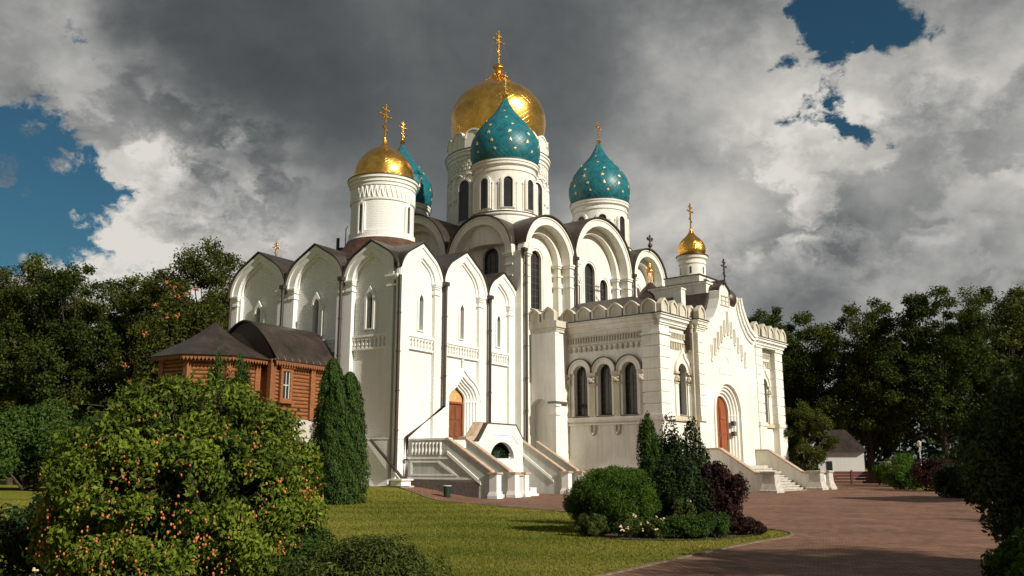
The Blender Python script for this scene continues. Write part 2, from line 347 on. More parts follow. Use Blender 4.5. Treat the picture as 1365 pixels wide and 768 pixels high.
def grass_mat():
    m, nt, b = new_mat('mown_grass'); L = nt.links
    b.inputs['Roughness'].default_value = 0.9; b.inputs['Specular IOR Level'].default_value = 0.1
    co = objco(nt)
    n = nd(nt, 'ShaderNodeTexNoise', Scale=0.22, Detail=9.0, Roughness=0.7); L.new(co, n.inputs['Vector'])
    n2 = nd(nt, 'ShaderNodeTexNoise', Scale=14.0, Detail=6.0, Roughness=0.7); L.new(co, n2.inputs['Vector'])
    cb = objco(nt, (0.12, 1.1, 1)); nb = nd(nt, 'ShaderNodeTexNoise', Scale=1.0, Detail=5.0); L.new(cb, nb.inputs['Vector'])
    mx0 = nd(nt, 'ShaderNodeMath', operation='MULTIPLY_ADD'); L.new(nb.outputs['Fac'], mx0.inputs[0]); mx0.inputs[1].default_value = 0.5; 
    hf = nd(nt, 'ShaderNodeMath', operation='MULTIPLY'); L.new(n.outputs['Fac'], hf.inputs[0]); hf.inputs[1].default_value = 0.5; L.new(hf.outputs[0], mx0.inputs[2])
    ad = nd(nt, 'ShaderNodeMath', operation='MULTIPLY_ADD'); L.new(n2.outputs['Fac'], ad.inputs[0]); ad.inputs[1].default_value = 0.45; L.new(mx0.outputs[0], ad.inputs[2])
    r = nt.nodes.new('ShaderNodeValToRGB'); L.new(ad.outputs[0], r.inputs[0])
    e = r.color_ramp.elements
    e[0].position = 0.46; e[0].color = (0.085, 0.130, 0.012, 1); e[1].position = 0.92; e[1].color = (0.31, 0.26, 0.065, 1)
    x = e.new(0.70); x.color = (0.20, 0.195, 0.026, 1)
    L.new(r.outputs[0], b.inputs['Base Color'])
    n3 = nd(nt, 'ShaderNodeTexNoise', Scale=30.0, Detail=5.0); L.new(co, n3.inputs['Vector'])
    bp = nd(nt, 'ShaderNodeBump', Strength=0.9, Distance=0.06); L.new(n3.outputs['Fac'], bp.inputs['Height']); L.new(bp.outputs[0], b.inputs['Normal'])
    return m
M_GRASS = grass_mat()
def paving_mat():
    m, nt, b = new_mat('red_block_paving'); L = nt.links
    b.inputs['Roughness'].default_value = 0.8; b.inputs['Specular IOR Level'].default_value = 0.2
    tc = nt.nodes.new('ShaderNodeTexCoord'); mp = nt.nodes.new('ShaderNodeMapping'); mp.inputs['Rotation'].default_value = (0, 0, R(38)); L.new(tc.outputs['Object'], mp.inputs[0])
    br = nd(nt, 'ShaderNodeTexBrick'); br.inputs['Scale'].default_value = 1.0; br.inputs['Brick Width'].default_value = 0.22; br.inputs['Row Height'].default_value = 0.11
    br.inputs['Mortar Size'].default_value = 0.012; br.inputs['Color1'].default_value = (0.38, 0.19, 0.12, 1); br.inputs['Color2'].default_value = (0.19, 0.105, 0.075, 1); br.inputs['Mortar'].default_value = (0.07, 0.052, 0.04, 1)
    L.new(mp.outputs[0], br.inputs['Vector'])
    n = nd(nt, 'ShaderNodeTexNoise', Scale=0.5, Detail=9.0, Roughness=0.7); L.new(tc.outputs['Object'], n.inputs['Vector'])
    mr = nd(nt, 'ShaderNodeMapRange'); mr.inputs['From Min'].default_value = 0.3; mr.inputs['From Max'].default_value = 0.7; mr.inputs['To Min'].default_value = 0.55; mr.inputs['To Max'].default_value = 1.15; L.new(n.outputs['Fac'], mr.inputs['Value'])
    vm = nd(nt, 'ShaderNodeVectorMath', operation='SCALE'); L.new(br.outputs['Color'], vm.inputs[0]); L.new(mr.outputs[0], vm.inputs['Scale'])
    L.new(vm.outputs[0], b.inputs['Base Color'])
    bp = nd(nt, 'ShaderNodeBump', Strength=0.6, Distance=0.01); L.new(br.outputs['Fac'], bp.inputs['Height']); bp.invert = True; L.new(bp.outputs[0], b.inputs['Normal'])
    return m
M_PAVE = paving_mat()
M_SOIL = plain('dark_soil', (0.05, 0.036, 0.025), 0.95, 0.4, 4, bump=0.7)

# ------------------------------------------------------------------ helpers
def tag(o, label=None, cat=None, group=None, kind=None):
    if label: o['label'] = label
    if cat: o['category'] = cat
    if group: o['group'] = group
    if kind: o['kind'] = kind
    return o
def thing(name, label, cat, loc=(0, 0, 0), rotz=0.0, group=None):
    o = bpy.data.objects.new(name, None); COL.objects.link(o); o.location = loc; o.rotation_euler = (0, 0, rotz)
    o.empty_display_size = 0.3
    return tag(o, label, cat, group)
class MB:
    def __init__(s): s.v = []; s.f = []; s.mi = []; s.cur = 0; s.seam = None; s.sv = []
    def add(s, vs, fs):
        b = len(s.v); s.v.extend([tuple(x) for x in vs]); s.f.extend([[i + b for i in f] for f in fs]); s.mi.extend([s.cur] * len(fs))
        return s
    def box(s, a, b):
        x0, y0, z0 = [min(p, q) for p, q in zip(a, b)]; x1, y1, z1 = [max(p, q) for p, q in zip(a, b)]
        return s.add([(x0, y0, z0), (x1, y0, z0), (x1, y1, z0), (x0, y1, z0), (x0, y0, z1), (x1, y0, z1), (x1, y1, z1), (x0, y1, z1)],
                     [(0, 3, 2, 1), (4, 5, 6, 7), (0, 1, 5, 4), (1, 2, 6, 5), (2, 3, 7, 6), (3, 0, 4, 7)])
    def fbox(s, F, s0, s1, n0, n1, z0, z1):
        a = F(s0, n0, z0); b = F(s1, n1, z1); return s.box(a, b)
    def plate(s, F, outer, n0, n1, holes=()):
        loops = [outer] + list(holes)
        tess = tessellate_polygon([[Vector((p[0], p[1], 0)) for p in lp] for lp in loops])
        flat = [p for lp in loops for p in lp]; n = len(flat)
        vs = [F(p[0], n0, p[1]) for p in flat] + [F(p[0], n1, p[1]) for p in flat]
        fs = [tuple(t) for t in tess] + [tuple(i + n for i in t) for t in tess]
        st = 0
        for lp in loops:
            m = len(lp)
            for i in range(m):
                a = st + i; b = st + (i + 1) % m; fs.append((a, b, b + n, a + n))
            st += m
        return s.add(vs, fs)
    def tube(s, pts, r, seg=8, cap=True):
        pts = [Vector(p) for p in pts]; rs = r if isinstance(r, (list, tuple)) else [r] * len(pts)
        vs = []; fs = []
        for i, p in enumerate(pts):
            d = (pts[min(i + 1, len(pts) - 1)] - pts[max(i - 1, 0)]).normalized()
            up = Vector((0, 0, 1)) if abs(d.z) < 0.9 else Vector((1, 0, 0))
            a = d.cross(up).normalized(); b = d.cross(a)
            for k in range(seg):
                t = 2 * PI * k / seg; vs.append(p + (a * math.cos(t) + b * math.sin(t)) * rs[i])
        for i in range(len(pts) - 1):
            for k in range(seg):
                a = i * seg + k; b = i * seg + (k + 1) % seg; fs.append((a, b, b + seg, a + seg))
        if cap: fs.append(tuple(range(seg))); fs.append(tuple(range(len(vs) - seg, len(vs))))
        return s.add(vs, fs)
    def lathe(s, prof, c=(0, 0, 0), seg=48, a0=0, a1=2 * PI):
        full = abs(a1 - a0 - 2 * PI) < 1e-6; m = seg if full else seg + 1; vs = []; fs = []
        for (r, z) in prof:
            for k in range(m):
                t = a0 + (a1 - a0) * k / seg; vs.append((c[0] + r * math.cos(t), c[1] + r * math.sin(t), c[2] + z))
        for i in range(len(prof) - 1):
            for k in range(m if full else seg):
                a = i * m + k; b = i * m + (k + 1) % m; fs.append((a, b, b + m, a + m))
        if full:
            if prof[0][0] > 1e-4: fs.append(tuple(range(m)))
            if prof[-1][0] > 1e-4: fs.append(tuple(range(len(vs) - m, len(vs))))
        return s.add(vs, fs)
    def ball(s, c, r, seg=10, rings=7, sz=1.0):
        return s.lathe([(max(0.001, r * math.sin(PI * i / rings)), -r * sz * math.cos(PI * i / rings)) for i in range(rings + 1)], c, seg)
    def build(s, name, mats, parent=None, smooth=False, ang=None, bevel=0, seam=None):
        me = bpy.data.meshes.new(name); me.from_pydata(s.v, [], s.f)
        if not isinstance(mats, (list, tuple)): mats = [mats]
        for m in mats: me.materials.append(m)
        if any(s.mi): me.polygons.foreach_set('material_index', s.mi)
        bm = bmesh.new(); bm.from_mesh(me)
        bmesh.ops.remove_doubles(bm, verts=bm.verts, dist=0.0004)
        bmesh.ops.recalc_face_normals(bm, faces=bm.faces)
        bm.to_mesh(me); bm.free()
        if smooth:
            me.polygons.foreach_set('use_smooth', [True] * len(me.polygons))
            try: me.set_sharp_from_angle(angle=R(ang or 40))
            except Exception: pass
        if seam is not None:
            a = me.attributes.new('seam', 'FLOAT', 'POINT')
            co = np.zeros(len(me.vertices) * 3, 'f'); me.vertices.foreach_get('co', co); co = co.reshape(-1, 3)
            a.data.foreach_set('value', (co[:, seam]).astype('f'))
        o = bpy.data.objects.new(name, me); COL.objects.link(o)
        if parent: o.parent = parent
        if bevel:
            bv = o.modifiers.new('bevel', 'BEVEL'); bv.width = bevel; bv.segments = 2; bv.limit_method = 'ANGLE'; bv.angle_limit = R(50)
        return o
def FS(s, n, z): return (s, -n, z)          # sunlit front, faces local -y
def FW(s, n, z): return (-n, s, z)          # shaded front, faces local -x
def shift(F, ds=0.0, dn=0.0, dz=0.0): return lambda s, n, z: F(s + ds, n + dn, z + dz)
def arc(cx, z0, r, n=24, a0=PI, a1=0.0, rz=None):
    rz = rz or r
    return [(cx + r * math.cos(a0 + (a1 - a0) * i / n), z0 + rz * math.sin(a0 + (a1 - a0) * i / n)) for i in range(n + 1)]
def arched(cx, zb, w, zt, n=16):             # opening with a round head
    r = w / 2; return [(cx - r, zb), (cx + r, zb)] + arc(cx, zt - r, r, n, 0.0, PI)
def keel(cx, z0, r, h, n=28, tip=0.16):      # ogee arch, left to right
    out = []
    for i in range(n + 1):
        x = -math.cos(PI * i / n); ax = abs(x)
        z = math.sqrt(max(0, 1 - ax * ax)) * (1 - tip) + tip * max(0.0, 1 - ax / 0.5) ** 1.6
        out.append((cx + r * x, z0 + h * z))
    return out
def keeled(cx, zb, w, zs, h, tip=0.22):
    return [(cx - w / 2, zb), (cx + w / 2, zb)] + list(reversed(keel(cx, zs, w / 2, h, 20, tip)))
def ring(outer, inner):                      # closed band between two open curves of the same sense
    return list(outer) + list(reversed(inner))

# ------------------------------------------------------------------ window kit
def window(parent, F, cx, zb, w, zt, n, head='round', bars=(1, 5), frame=0.05, surround=None, sill=None, mat=None, grille=M_IRON):
    """one window: dark pane, leaded grille, optional raised surround and sill"""
    P = arched(cx, zb, w, zt) if head == 'round' else keeled(cx, zb, w, zt - w * 0.9, w * 0.9)
    mb = MB()
    inner = arched(cx, zb + frame, w - 2 * frame, zt - frame) if head == 'round' else keeled(cx, zb + frame, w - 2 * frame, zt - w * 0.9, w * 0.9 - frame)
    mb.plate(F, P, n + 0.02, n + 0.10, [inner])
    win = mb.build('window', M_SILL, parent)
    g = MB(); g.plate(F, inner, n - 0.03, n + 0.025); g.build('pane', M_GLASS, win)
    g = MB()
    for i in range(1, bars[0] + 1):
        x = cx - w / 2 + w * i / (bars[0] + 1); top = zt - w / 2 + math.sqrt(max(0.0, (w / 2) ** 2 - (x - cx) ** 2)) - frame
        g.fbox(F, x - 0.015, x + 0.015, n + 0.03, n + 0.06, zb + 0.02, top)
    for i in range(1, bars[1] + 1):
        z = zb + (zt - w / 2 - zb) * i / (bars[1] + 0.5)
        g.fbox(F, cx - w / 2 + 0.03, cx + w / 2 - 0.03, n + 0.034, n + 0.052, z - 0.012, z + 0.012)
    g.build('grille', grille, win)
    if sill:
        g = MB(); a = [F(cx - w / 2 - 0.12, n, zb + 0.14), F(cx + w / 2 + 0.12, n, zb + 0.14), F(cx + w / 2 + 0.12, n + sill, zb - 0.05), F(cx - w / 2 - 0.12, n + sill, zb - 0.05)]
        c = [(p[0], p[1], p[2] - 0.05) for p in a]
        g.add(a + c, [(0, 1, 2, 3), (7, 6, 5, 4), (0, 4, 5, 1), (1, 5, 6, 2), (2, 6, 7, 3), (3, 7, 4, 0)]); g.build('sill', M_SILL, win)
    return win
def cross_mb(h, c=(0, 0, 0), t=None):
    """three-bar cross, arms along local x"""
    t = (t or h * 0.022) * 0.74; m = MB(); x, y, z = c
    m.box((x - t, y - t, z), (x + t, y + t, z + h))
    a = h * 0.21
    m.box((x - a, y - t * 0.95, z + h * 0.70), (x + a, y + t * 0.95, z + h * 0.70 + 2 * t))
    m.box((x - a * 0.5, y - t * 0.93, z + h * 0.86), (x + a * 0.5, y + t * 0.93, z + h * 0.86 + 1.7 * t))
    k = h * 0.10; zz = z + h * 0.36
    vs = []
    for yy in (-t * 0.9, t * 0.9):
        vs += [(x - k, y + yy, zz + k * 0.55), (x + k, y + yy, zz - k * 0.55), (x + k, y + yy, zz - k * 0.55 + 2 * t), (x - k, y + yy, zz + k * 0.55 + 2 * t)]
    m.add(vs, [(0, 1, 2, 3), (7, 6, 5, 4), (0, 4, 5, 1), (1, 5, 6, 2), (2, 6, 7, 3), (3, 7, 4, 0)])
    for p in ((x - a, z + h * 0.70 + t), (x + a, z + h * 0.70 + t), (x, z + h)): m.ball((p[0], y, p[1]), t * 1.7, 8, 6)
    for p in ((x - a * 0.5, z + h * 0.86 + t), (x + a * 0.5, z + h * 0.86 + t)): m.ball((p[0], y, p[1]), t * 1.7, 8, 6)
    # small rays between the arms
    for sx in (-1, 1):
        for sz in (-1, 1):
            m.tube([(x, y, z + h * 0.70 + t), (x + sx * a * 0.42, y, z + h * 0.70 + t + sz * a * 0.42)], [t * 0.7, t * 0.25], 6)
    m.ball((x, y, z + t * 1.5), t * 3.2, 12, 8)
    return m
def smooth_prof(pts, n=6):
    """Catmull-Rom through profile points"""
    out = []; P = [pts[0]] + list(pts) + [pts[-1]]
    for i in range(1, len(P) - 2):
        for k in range(n):
            t = k / n; q = []
            for d in (0, 1):
                p0, p1, p2, p3 = P[i - 1][d], P[i][d], P[i + 1][d], P[i + 2][d]
                q.append(0.5 * (2 * p1 + (p2 - p0) * t + (2 * p0 - 5 * p1 + 4 * p2 - p3) * t * t + (3 * p1 - p0 - 3 * p2 + p3) * t ** 3))
            out.append((max(0.001, q[0]), q[1]))
    out.append(pts[-1]); return out
def drum_window(drum, cx, cy, rad, ang, zb, w, zt, hood=True, mat=M_MAINT, head='round', bars=(1, 6)):
    """window set on a round drum: local frame facing angle ang"""
    ux, uy = -math.sin(ang), math.cos(ang); nx, ny = math.cos(ang), math.sin(ang)
    def F(s, n, z): return (cx + nx * (rad + n) + ux * s, cy + ny * (rad + n) + uy * s, z)
    win = None
    sag = rad - math.sqrt(rad * rad - (w / 2 + 0.22) ** 2)
    mb = MB()
    ow = w + 0.44
    O = arched(0, zb - 0.05, ow, zt + 0.22) if head == 'round' else keeled(0, zb - 0.1, w + 0.36, zt - w * 0.5, w * 1.4)
    I = arched(0, zb, w, zt) if head == 'round' else keeled(0, zb, w, zt - w * 0.9, w * 0.9)
    mb.plate(F, O, -sag - 0.02, 0.09, [I])
    O2 = arched(0, zb - 0.02, w + 0.24, zt + 0.12) if head == 'round' else keeled(0, zb - 0.05, w + 0.18, zt - w * 0.6, w * 1.15)
    mb.plate(F, O2, 0.05, 0.13, [I])
    win = mb.build('window', mat, drum)
    g = MB(); g.plate(F, I, -0.02, 0.025); g.build('pane', M_GLASS, win)
    return win

# drum with holes is avoided: panes sit just proud of the shaft inside deep surrounds
def onion(drum, name, prof, c, mat, stars=None, seg=64):
    P = smooth_prof(prof); mb = MB(); mb.lathe(P, c, seg)
    d = mb.build('dome', [mat], drum, smooth=True, ang=60)
    if stars:
        for (zf, cnt, ph, sz) in stars:
            z = zf
            # radius and slope at z
            for i in range(len(P) - 1):
                if (P[i][1] - z) * (P[i + 1][1] - z) <= 0:
                    t = (z - P[i][1]) / (P[i + 1][1] - P[i][1] + 1e-9); r = P[i][0] + (P[i + 1][0] - P[i][0]) * t
                    dr = P[i + 1][0] - P[i][0]; dz = P[i + 1][1] - P[i][1]; break
            L = math.hypot(dr, dz); dr /= L; dz /= L
            for k in range(cnt):
                a = 2 * PI * (k + ph) / cnt
                N = Vector((math.cos(a) * dz, math.sin(a) * dz, -dr)); T = Vector((-math.sin(a), math.cos(a), 0)); Bv = N.cross(T)
                ctr = Vector((c[0] + r * math.cos(a), c[1] + r * math.sin(a), c[2] + z)) + N * 0.03
                vs = [ctr + N * 0.02]; m = MB()
                for q in range(10):
                    rr = sz if q % 2 == 0 else sz * 0.45; an = PI / 2 + q * PI / 5; vs.append(ctr + (T * math.cos(an) + Bv * math.sin(an)) * rr)
                nb = len(vs); vs += [v - N * 0.10 for v in vs]
                fs = []
                for q in range(10):
                    a1 = 1 + q; b1 = 1 + (q + 1) % 10; fs.append((0, a1, b1)); fs.append((a1, a1 + nb, b1 + nb, b1))
                fs.append(tuple(range(nb + 1, nb + 11)))
                STARS.setdefault(drum.name, []).append((vs, fs))
    return d
STARS = {}
def flush_stars(drum):
    m = MB()
    for vs, fs in STARS.get(drum.name, []): q = MB(); q.add(vs, fs); q.build('star', M_STAR, drum)
    if m.v: pass

# ================================================================== terrain
UA = Vector((math.sin(R(39.2)), math.cos(R(39.2)))); VA = Vector((-UA.y, UA.x))
UL = Vector((math.sin(R(31.2)), math.cos(R(31.2)))); VL = Vector((-UL.y, UL.x))
ROT_A = R(90 - 39.2); ROT_L = R(90 - 31.2)
CA = Vector((9.17, 53.15)); CM = Vector((0.61, 57.07)); CL = Vector((-6.255, 46.75))
def sstep(t): t = max(0.0, min(1.0, t)); return t * t * (3 - 2 * t)
def ground_z(x, y):
    d = Vector((x, y)) - CL; u = d.dot(UL); n = -d.dot(VL)
    return 0.55 * sstep(1 - n / 5.2) * sstep(1 - (u - 3) / 8) * sstep(1 - (-u) / 9) * sstep(1 + (n + 14) / 4)
def sheet(name, xs, ys, mat, dz=0.0, inside=None, kind='structure'):
    vs = [(x, y, ground_z(x, y) + dz) for y in ys for x in xs]; nx = len(xs); fs = []
    for j in range(len(ys) - 1):
        for i in range(nx - 1): fs.append((j * nx + i, j * nx + i + 1, (j + 1) * nx + i + 1, (j + 1) * nx + i))
    m = MB(); m.add(vs, fs); o = m.build(name, mat, smooth=True); o['kind'] = kind; return o
def axis(a, b, fine_a, fine_b, st): 
    o = list(np.arange(fine_a, fine_b + 1e-6, st)); lo = []; x = fine_a; k = st
    while x > a: k *= 1.5; x -= k; lo.append(max(x, a))
    hi = []; x = fine_b; k = st
    while x < b: k *= 1.5; x += k; hi.append(min(x, b))
    return list(reversed(lo)) + o + hi
sheet('lawn', axis(-900, 900, -30, 30, 1.0), axis(-300, 1500, 0, 80, 1.0), M_GRASS)
# red paving: outline on the ground, filled with a fine grid clipped to the outline
def inside_poly(x, y, P):
    c = False; j = len(P) - 1
    for i in range(len(P)):
        if (P[i][1] > y) != (P[j][1] > y) and x < (P[j][0] - P[i][0]) * (y - P[i][1]) / (P[j][1] - P[i][1]) + P[i][0]: c = not c
        j = i
    return c
def spl(pts, n=8):
    out = []; P = [pts[0]] + list(pts) + [pts[-1]]
    for i in range(1, len(P) - 2):
        for k in range(n):
            t = k / n; out.append(tuple(0.5 * (2 * P[i][d] + (P[i + 1][d] - P[i - 1][d]) * t + (2 * P[i - 1][d] - 5 * P[i][d] + 4 * P[i + 1][d] - P[i + 2][d]) * t * t + (P[i + 2][d] - P[i - 1][d] + 3 * P[i][d] - 3 * P[i + 1][d]) * t ** 3) for d in (0, 1)))
    out.append(pts[-1]); return out
EDGE1 = spl([(-14, 62), (-9.6, 52.5), (-6.5, 47.0), (-3.6, 42.4), (0.6, 35.0), (3.2, 30.6), (5.6, 27.4), (6.6, 25.0), (7.15, 23.2), (6.7, 21.7), (5.6, 20.3), (3.8, 17.8), (1.4, 14.2), (-0.6, 11.4), (-2.4, 8.6), (-5, 4)])
EDGE2 = [(-5, -12), (9, -12), (9.4, 8), (10.0, 14), (11.4, 17.5), (13.5, 24), (18.0, 33), (22.5, 41), (25.5, 50), (26.4, 56), (27.5, 64), (40, 80), (60, 110), (46, 116), (30, 84), (10, 74), (-14, 74)]
PAV = EDGE1 + EDGE2
def fill_poly(name, P, mat, dz, step=1.0):
    """polygon cut by grid lines so that it follows the rise of the ground"""
    bm = bmesh.new(); vs = [bm.verts.new((x, y, 0)) for x, y in P]; bm.faces.new(vs)
    bmesh.ops.triangulate(bm, faces=bm.faces)
    xs = [p[0] for p in P]; ys = [p[1] for p in P]
    for ax, lo, hi in ((0, -20, 10), (1, 36, 66)):
        k = lo
        while k < hi:
            co = (k, 0, 0) if ax == 0 else (0, k, 0); no = (1, 0, 0) if ax == 0 else (0, 1, 0)
            bmesh.ops.bisect_plane(bm, geom=bm.verts[:] + bm.edges[:] + bm.faces[:], plane_co=co, plane_no=no)
            k += step
    for v in bm.verts: v.co.z = ground_z(v.co.x, v.co.y) + dz
    bmesh.ops.recalc_face_normals(bm, faces=bm.faces)
    me = bpy.data.meshes.new(name); bm.to_mesh(me); bm.free(); me.materials.append(mat)
    o = bpy.data.objects.new(name, me); COL.objects.link(o); o['kind'] = 'structure'; return o
fill_poly('paving', PAV, M_PAVE, 0.012)
def kerb(path, w=0.12, h=0.05, name='kerb'):
    m = MB(); n = len(path); L = []; Rr = []
    for i, p in enumerate(path):
        a = Vector(path[max(i - 1, 0)]); b = Vector(path[min(i + 1, n - 1)]); d = (b - a).normalized(); q = Vector((-d.y, d.x))
        p = Vector(p); L.append(p + q * w / 2); Rr.append(p - q * w / 2)
    for i in range(n - 1):
        a, b, c, d = L[i], L[i + 1], Rr[i + 1], Rr[i]
        z = [ground_z(q.x, q.y) for q in (a, b, c, d)]
        top = [(q.x, q.y, zz + h) for q, zz in zip((a, b, c, d), z)]; bot = [(q.x, q.y, zz - 0.1) for q, zz in zip((a, b, c, d), z)]
        m.add(top + bot, [(0, 1, 2, 3), (0, 4, 5, 1), (2, 6, 7, 3)])
    o = m.build(name, M_KERB); o['kind'] = 'structure'; return o
kerb(EDGE1[4:], 0.09, 0.035, name='kerb')
fill_poly('flower_bed', spl([(2.0, 27.5), (1.7, 24.0), (2.1, 21.4), (3.8, 20.6), (5.6, 21.6), (6.5, 23.2), (6.2, 25.2), (4.6, 27.6), (3.0, 28.6), (2.0, 27.5)])[:-1], M_SOIL, 0.02)

# ================================================================== OLD WHITE CHURCH (left block)
old = thing('white_church', 'white brick church with pointed gables and one small gold dome, left of the star-painted domes', 'church', (CL.x, CL.y, 0), ROT_L)
WS, WW = 12.9, 13.6
SG = [(0.0, 4.12), (4.12, 8.98), (8.98, 12.9)]       # gable extents on sunlit front
WG = [(0.0, 4.05), (4.05, 8.72), (8.72, 13.6)]
ZS = 12.05
def gable_top(G, x0=None, grow=0.0, hs=1.0):
    pts = []
    for (a, b) in G:
        r = (b - a) / 2; pts += keel((a + b) / 2, ZS, r, r * 1.06 * hs + 0.0, 28)
    if x0 is not None: pts = [(max(p[0], x0), p[1]) for p in pts]
    out = []
    for p in pts:
        if not out or abs(p[0] - out[-1][0]) + abs(p[1] - out[-1][1]) > 1e-4: out.append(p)
    return out
def old_front(F, G, W, side, s_start, portal=None):
    bays = []; dep = 0.20 if side == 'S' else 0.32; base_in = -0.85
    for i, (a, b) in enumerate(G):
        l = a + (1.02 if i == 0 else 0.55); r = b - (1.15 if i == 2 else 0.62)
        if side == 'S': l, r = [(1.02, 3.38), (4.66, 8.08), (9.40, 11.72)][i]
        else: l, r = [(0.80, 3.42), (4.55, 8.0), (9.35, 12.9)][i]
        bays.append((l, r))
    # outer plate with tall bay openings
    holes = []
    for l, r in bays:
        c = (l + r) / 2; h = (r - l) / 2
        holes.append([(l, 3.12), (r, 3.12)] + list(reversed(keel(c, ZS + 0.05, h, h * 1.12, 22))))
    top = gable_top(G, s_start)
    outer = [(W, -0.6), (s_start, -0.6)] + top
    mb = MB(); mb.plate(F, outer, -dep, 0.0, holes)
    mb.build('wall', M_OLD, old)
    # second thinner step inside each opening and the recessed wall
    for i, (l, r) in enumerate(bays):
        c = (l + r) / 2; h = (r - l) / 2
        hin = h - 0.16
        st = MB(); st.plate(F, [(l + 0.002, ZS)] + keel(c, ZS + 0.05, h, h * 1.12, 22)[1:-1] + [(r - 0.002, ZS), (c + hin, ZS)] + list(reversed([(c - hin, ZS)] + keel(c, ZS + 0.05, hin, hin * 1.14, 22))), -dep, -dep * 0.55)
        st.build('archivolt', M_OLDT, old)
        wz = [(9.2, 11.3), (9.2, 11.35), (9.2, 11.3)][i]
        cw = {'S': [2.25, 6.38, 10.62], 'W': [2.2, 6.3, 11.15]}[side][i]
        hw = 0.19 if side == 'S' else 0.22
        hl = [keeled(cw, wz[0], 2 * hw, wz[1] - 0.4, 0.4)]
        zbase = -0.6
        inner = MB()
        if portal and i == 1:
            pc, pw, pzb, pzs, ph = portal
            hl.append(keeled(pc, pzb, pw, pzs, ph))
        inner.plate(F, [(l - 0.3, zbase), (r + 0.3, zbase), (r + 0.3, ZS)] + [] + list(reversed(keel(c, ZS, h + 0.12, (h + 0.12) * 1.04, 22))) + [(l - 0.3, ZS)], -0.85, -dep, hl)
        inner.build('recessed_wall', M_OLD, old)
        w = window(old, F, cw, wz[0], 2 * hw + 0.04, wz[1], -0.62, 'keel', (0, 9))
        sr = MB(); k = hw + 0.14
        sr.plate(F, keeled(cw, wz[0] - 0.06, 2 * k, wz[1] - 0.5, 0.85), -dep, -dep + (0.08 if side == 'S' else 0.2), [keeled(cw, wz[0], 2 * hw, wz[1] - 0.4, 0.4)])
        if side == 'W':
            sr.fbox(F, cw - k - 0.12, cw - k, -dep, -dep + 0.16, wz[0] - 0.15, wz[1] - 0.5); sr.fbox(F, cw + k, cw + k + 0.12, -dep, -dep + 0.16, wz[0] - 0.15, wz[1] - 0.5)
        sr.build('window_surround', M_OLDT, w)
        # baluster frieze
        fz = MB(); fz.fbox(F, l + 0.002, r - 0.002, -dep, -dep + 0.16, 8.74, 8.86); fz.fbox(F, l + 0.002, r - 0.002, -dep, -dep + 0.16, 8.02, 8.12)
        fz.fbox(F, l + 0.001, r - 0.001, -dep, -dep + 0.09, 8.68, 8.74)
        nb = max(6, int((r - l) / 0.27)); 
        for k2 in range(nb):
            x = l + (r - l) * (k2 + 0.5) / nb
            fz.fbox(F, x - 0.055, x + 0.055, -dep, -dep + 0.10, 8.12, 8.60); fz.fbox(F, x - 0.10, x + 0.10, -dep, -dep + 0.13, 8.58, 8.681); fz.fbox(F, x - 0.08, x + 0.08, -dep, -dep + 0.12, 8.28, 8.38); fz.fbox(F, x - 0.075, x + 0.075, -dep, -dep + 0.115, 8.121, 8.19)
        fz.build('baluster_frieze', M_OLDT, old)
        # capitals at the springing
        for x in ((l, r) if side == 'W' else (r,)):
            if (side == 'S' and x == bays[0][0]): x0, x1 = x - 0.9, x + 0.07
            elif x == l: x0, x1 = (l - (0.45 if i else 0.7)), l + 0.07
            else: x0, x1 = r - 0.07, r + 0.45
            cp = MB(); cp.fbox(F, x0, x1, -dep + 0.01, 0.06, ZS - 0.62, ZS - 0.50); cp.fbox(F, x0, x1, -dep + 0.01, 0.05, ZS - 0.26, ZS - 0.16); cp.fbox(F, x0 - 0.02, x1 + 0.02, -dep + 0.01, 0.10, ZS - 0.16, ZS - 0.06); cp.fbox(F, x0 - 0.05, x1 + 0.05, -dep + 0.01, 0.14, ZS - 0.06, ZS + 0.03)
            cp.build('capital', M_OLDT, old)
    # archivolt moulding standing proud round the gable edge
    mo = MB()
    for (a, b) in G:
        r = (b - a) / 2; c = (a + b) / 2
        o_ = keel(c, ZS, r - 0.02, r * 1.06 - 0.02, 28); i_ = keel(c, ZS, r - 0.22, r * 1.06 - 0.24, 28)
        if s_start: o_ = [(max(p[0], s_start), p[1]) for p in o_]; i_ = [(max(p[0], s_start), p[1]) for p in i_]
        mo.plate(F, ring(o_, i_), -0.05, 0.07)
    mo.build('gable_moulding', M_OLDT, old)
    lg = MB(); lg.fbox(F, s_start, W, 0.0, 0.06, -0.6, 3.05); lg.fbox(F, s_start, W, 0.0, 0.09, 3.05, 3.11); lg.build('plinth', M_OLD, old)
old_front(FS, SG, WS, 'S', 0.0, portal=(6.45, 3.3, 2.1, 5.5, 1.55))
old_front(FW, WG, WW, 'W', 0.382)
# body behind
mb = MB(); mb.box((0.9, 0.9, -0.6), (WS - 0.05, WW - 0.05, ZS - 0.1)); mb.box((WS - 0.9, 0.1, -0.6), (WS - 0.04, 0.9, ZS - 0.1)); mb.box((0.1, WW - 0.9, -0.6), (0.9, WW - 0.04, ZS - 0.1)); mb.build('core_wall', M_OLD, old)
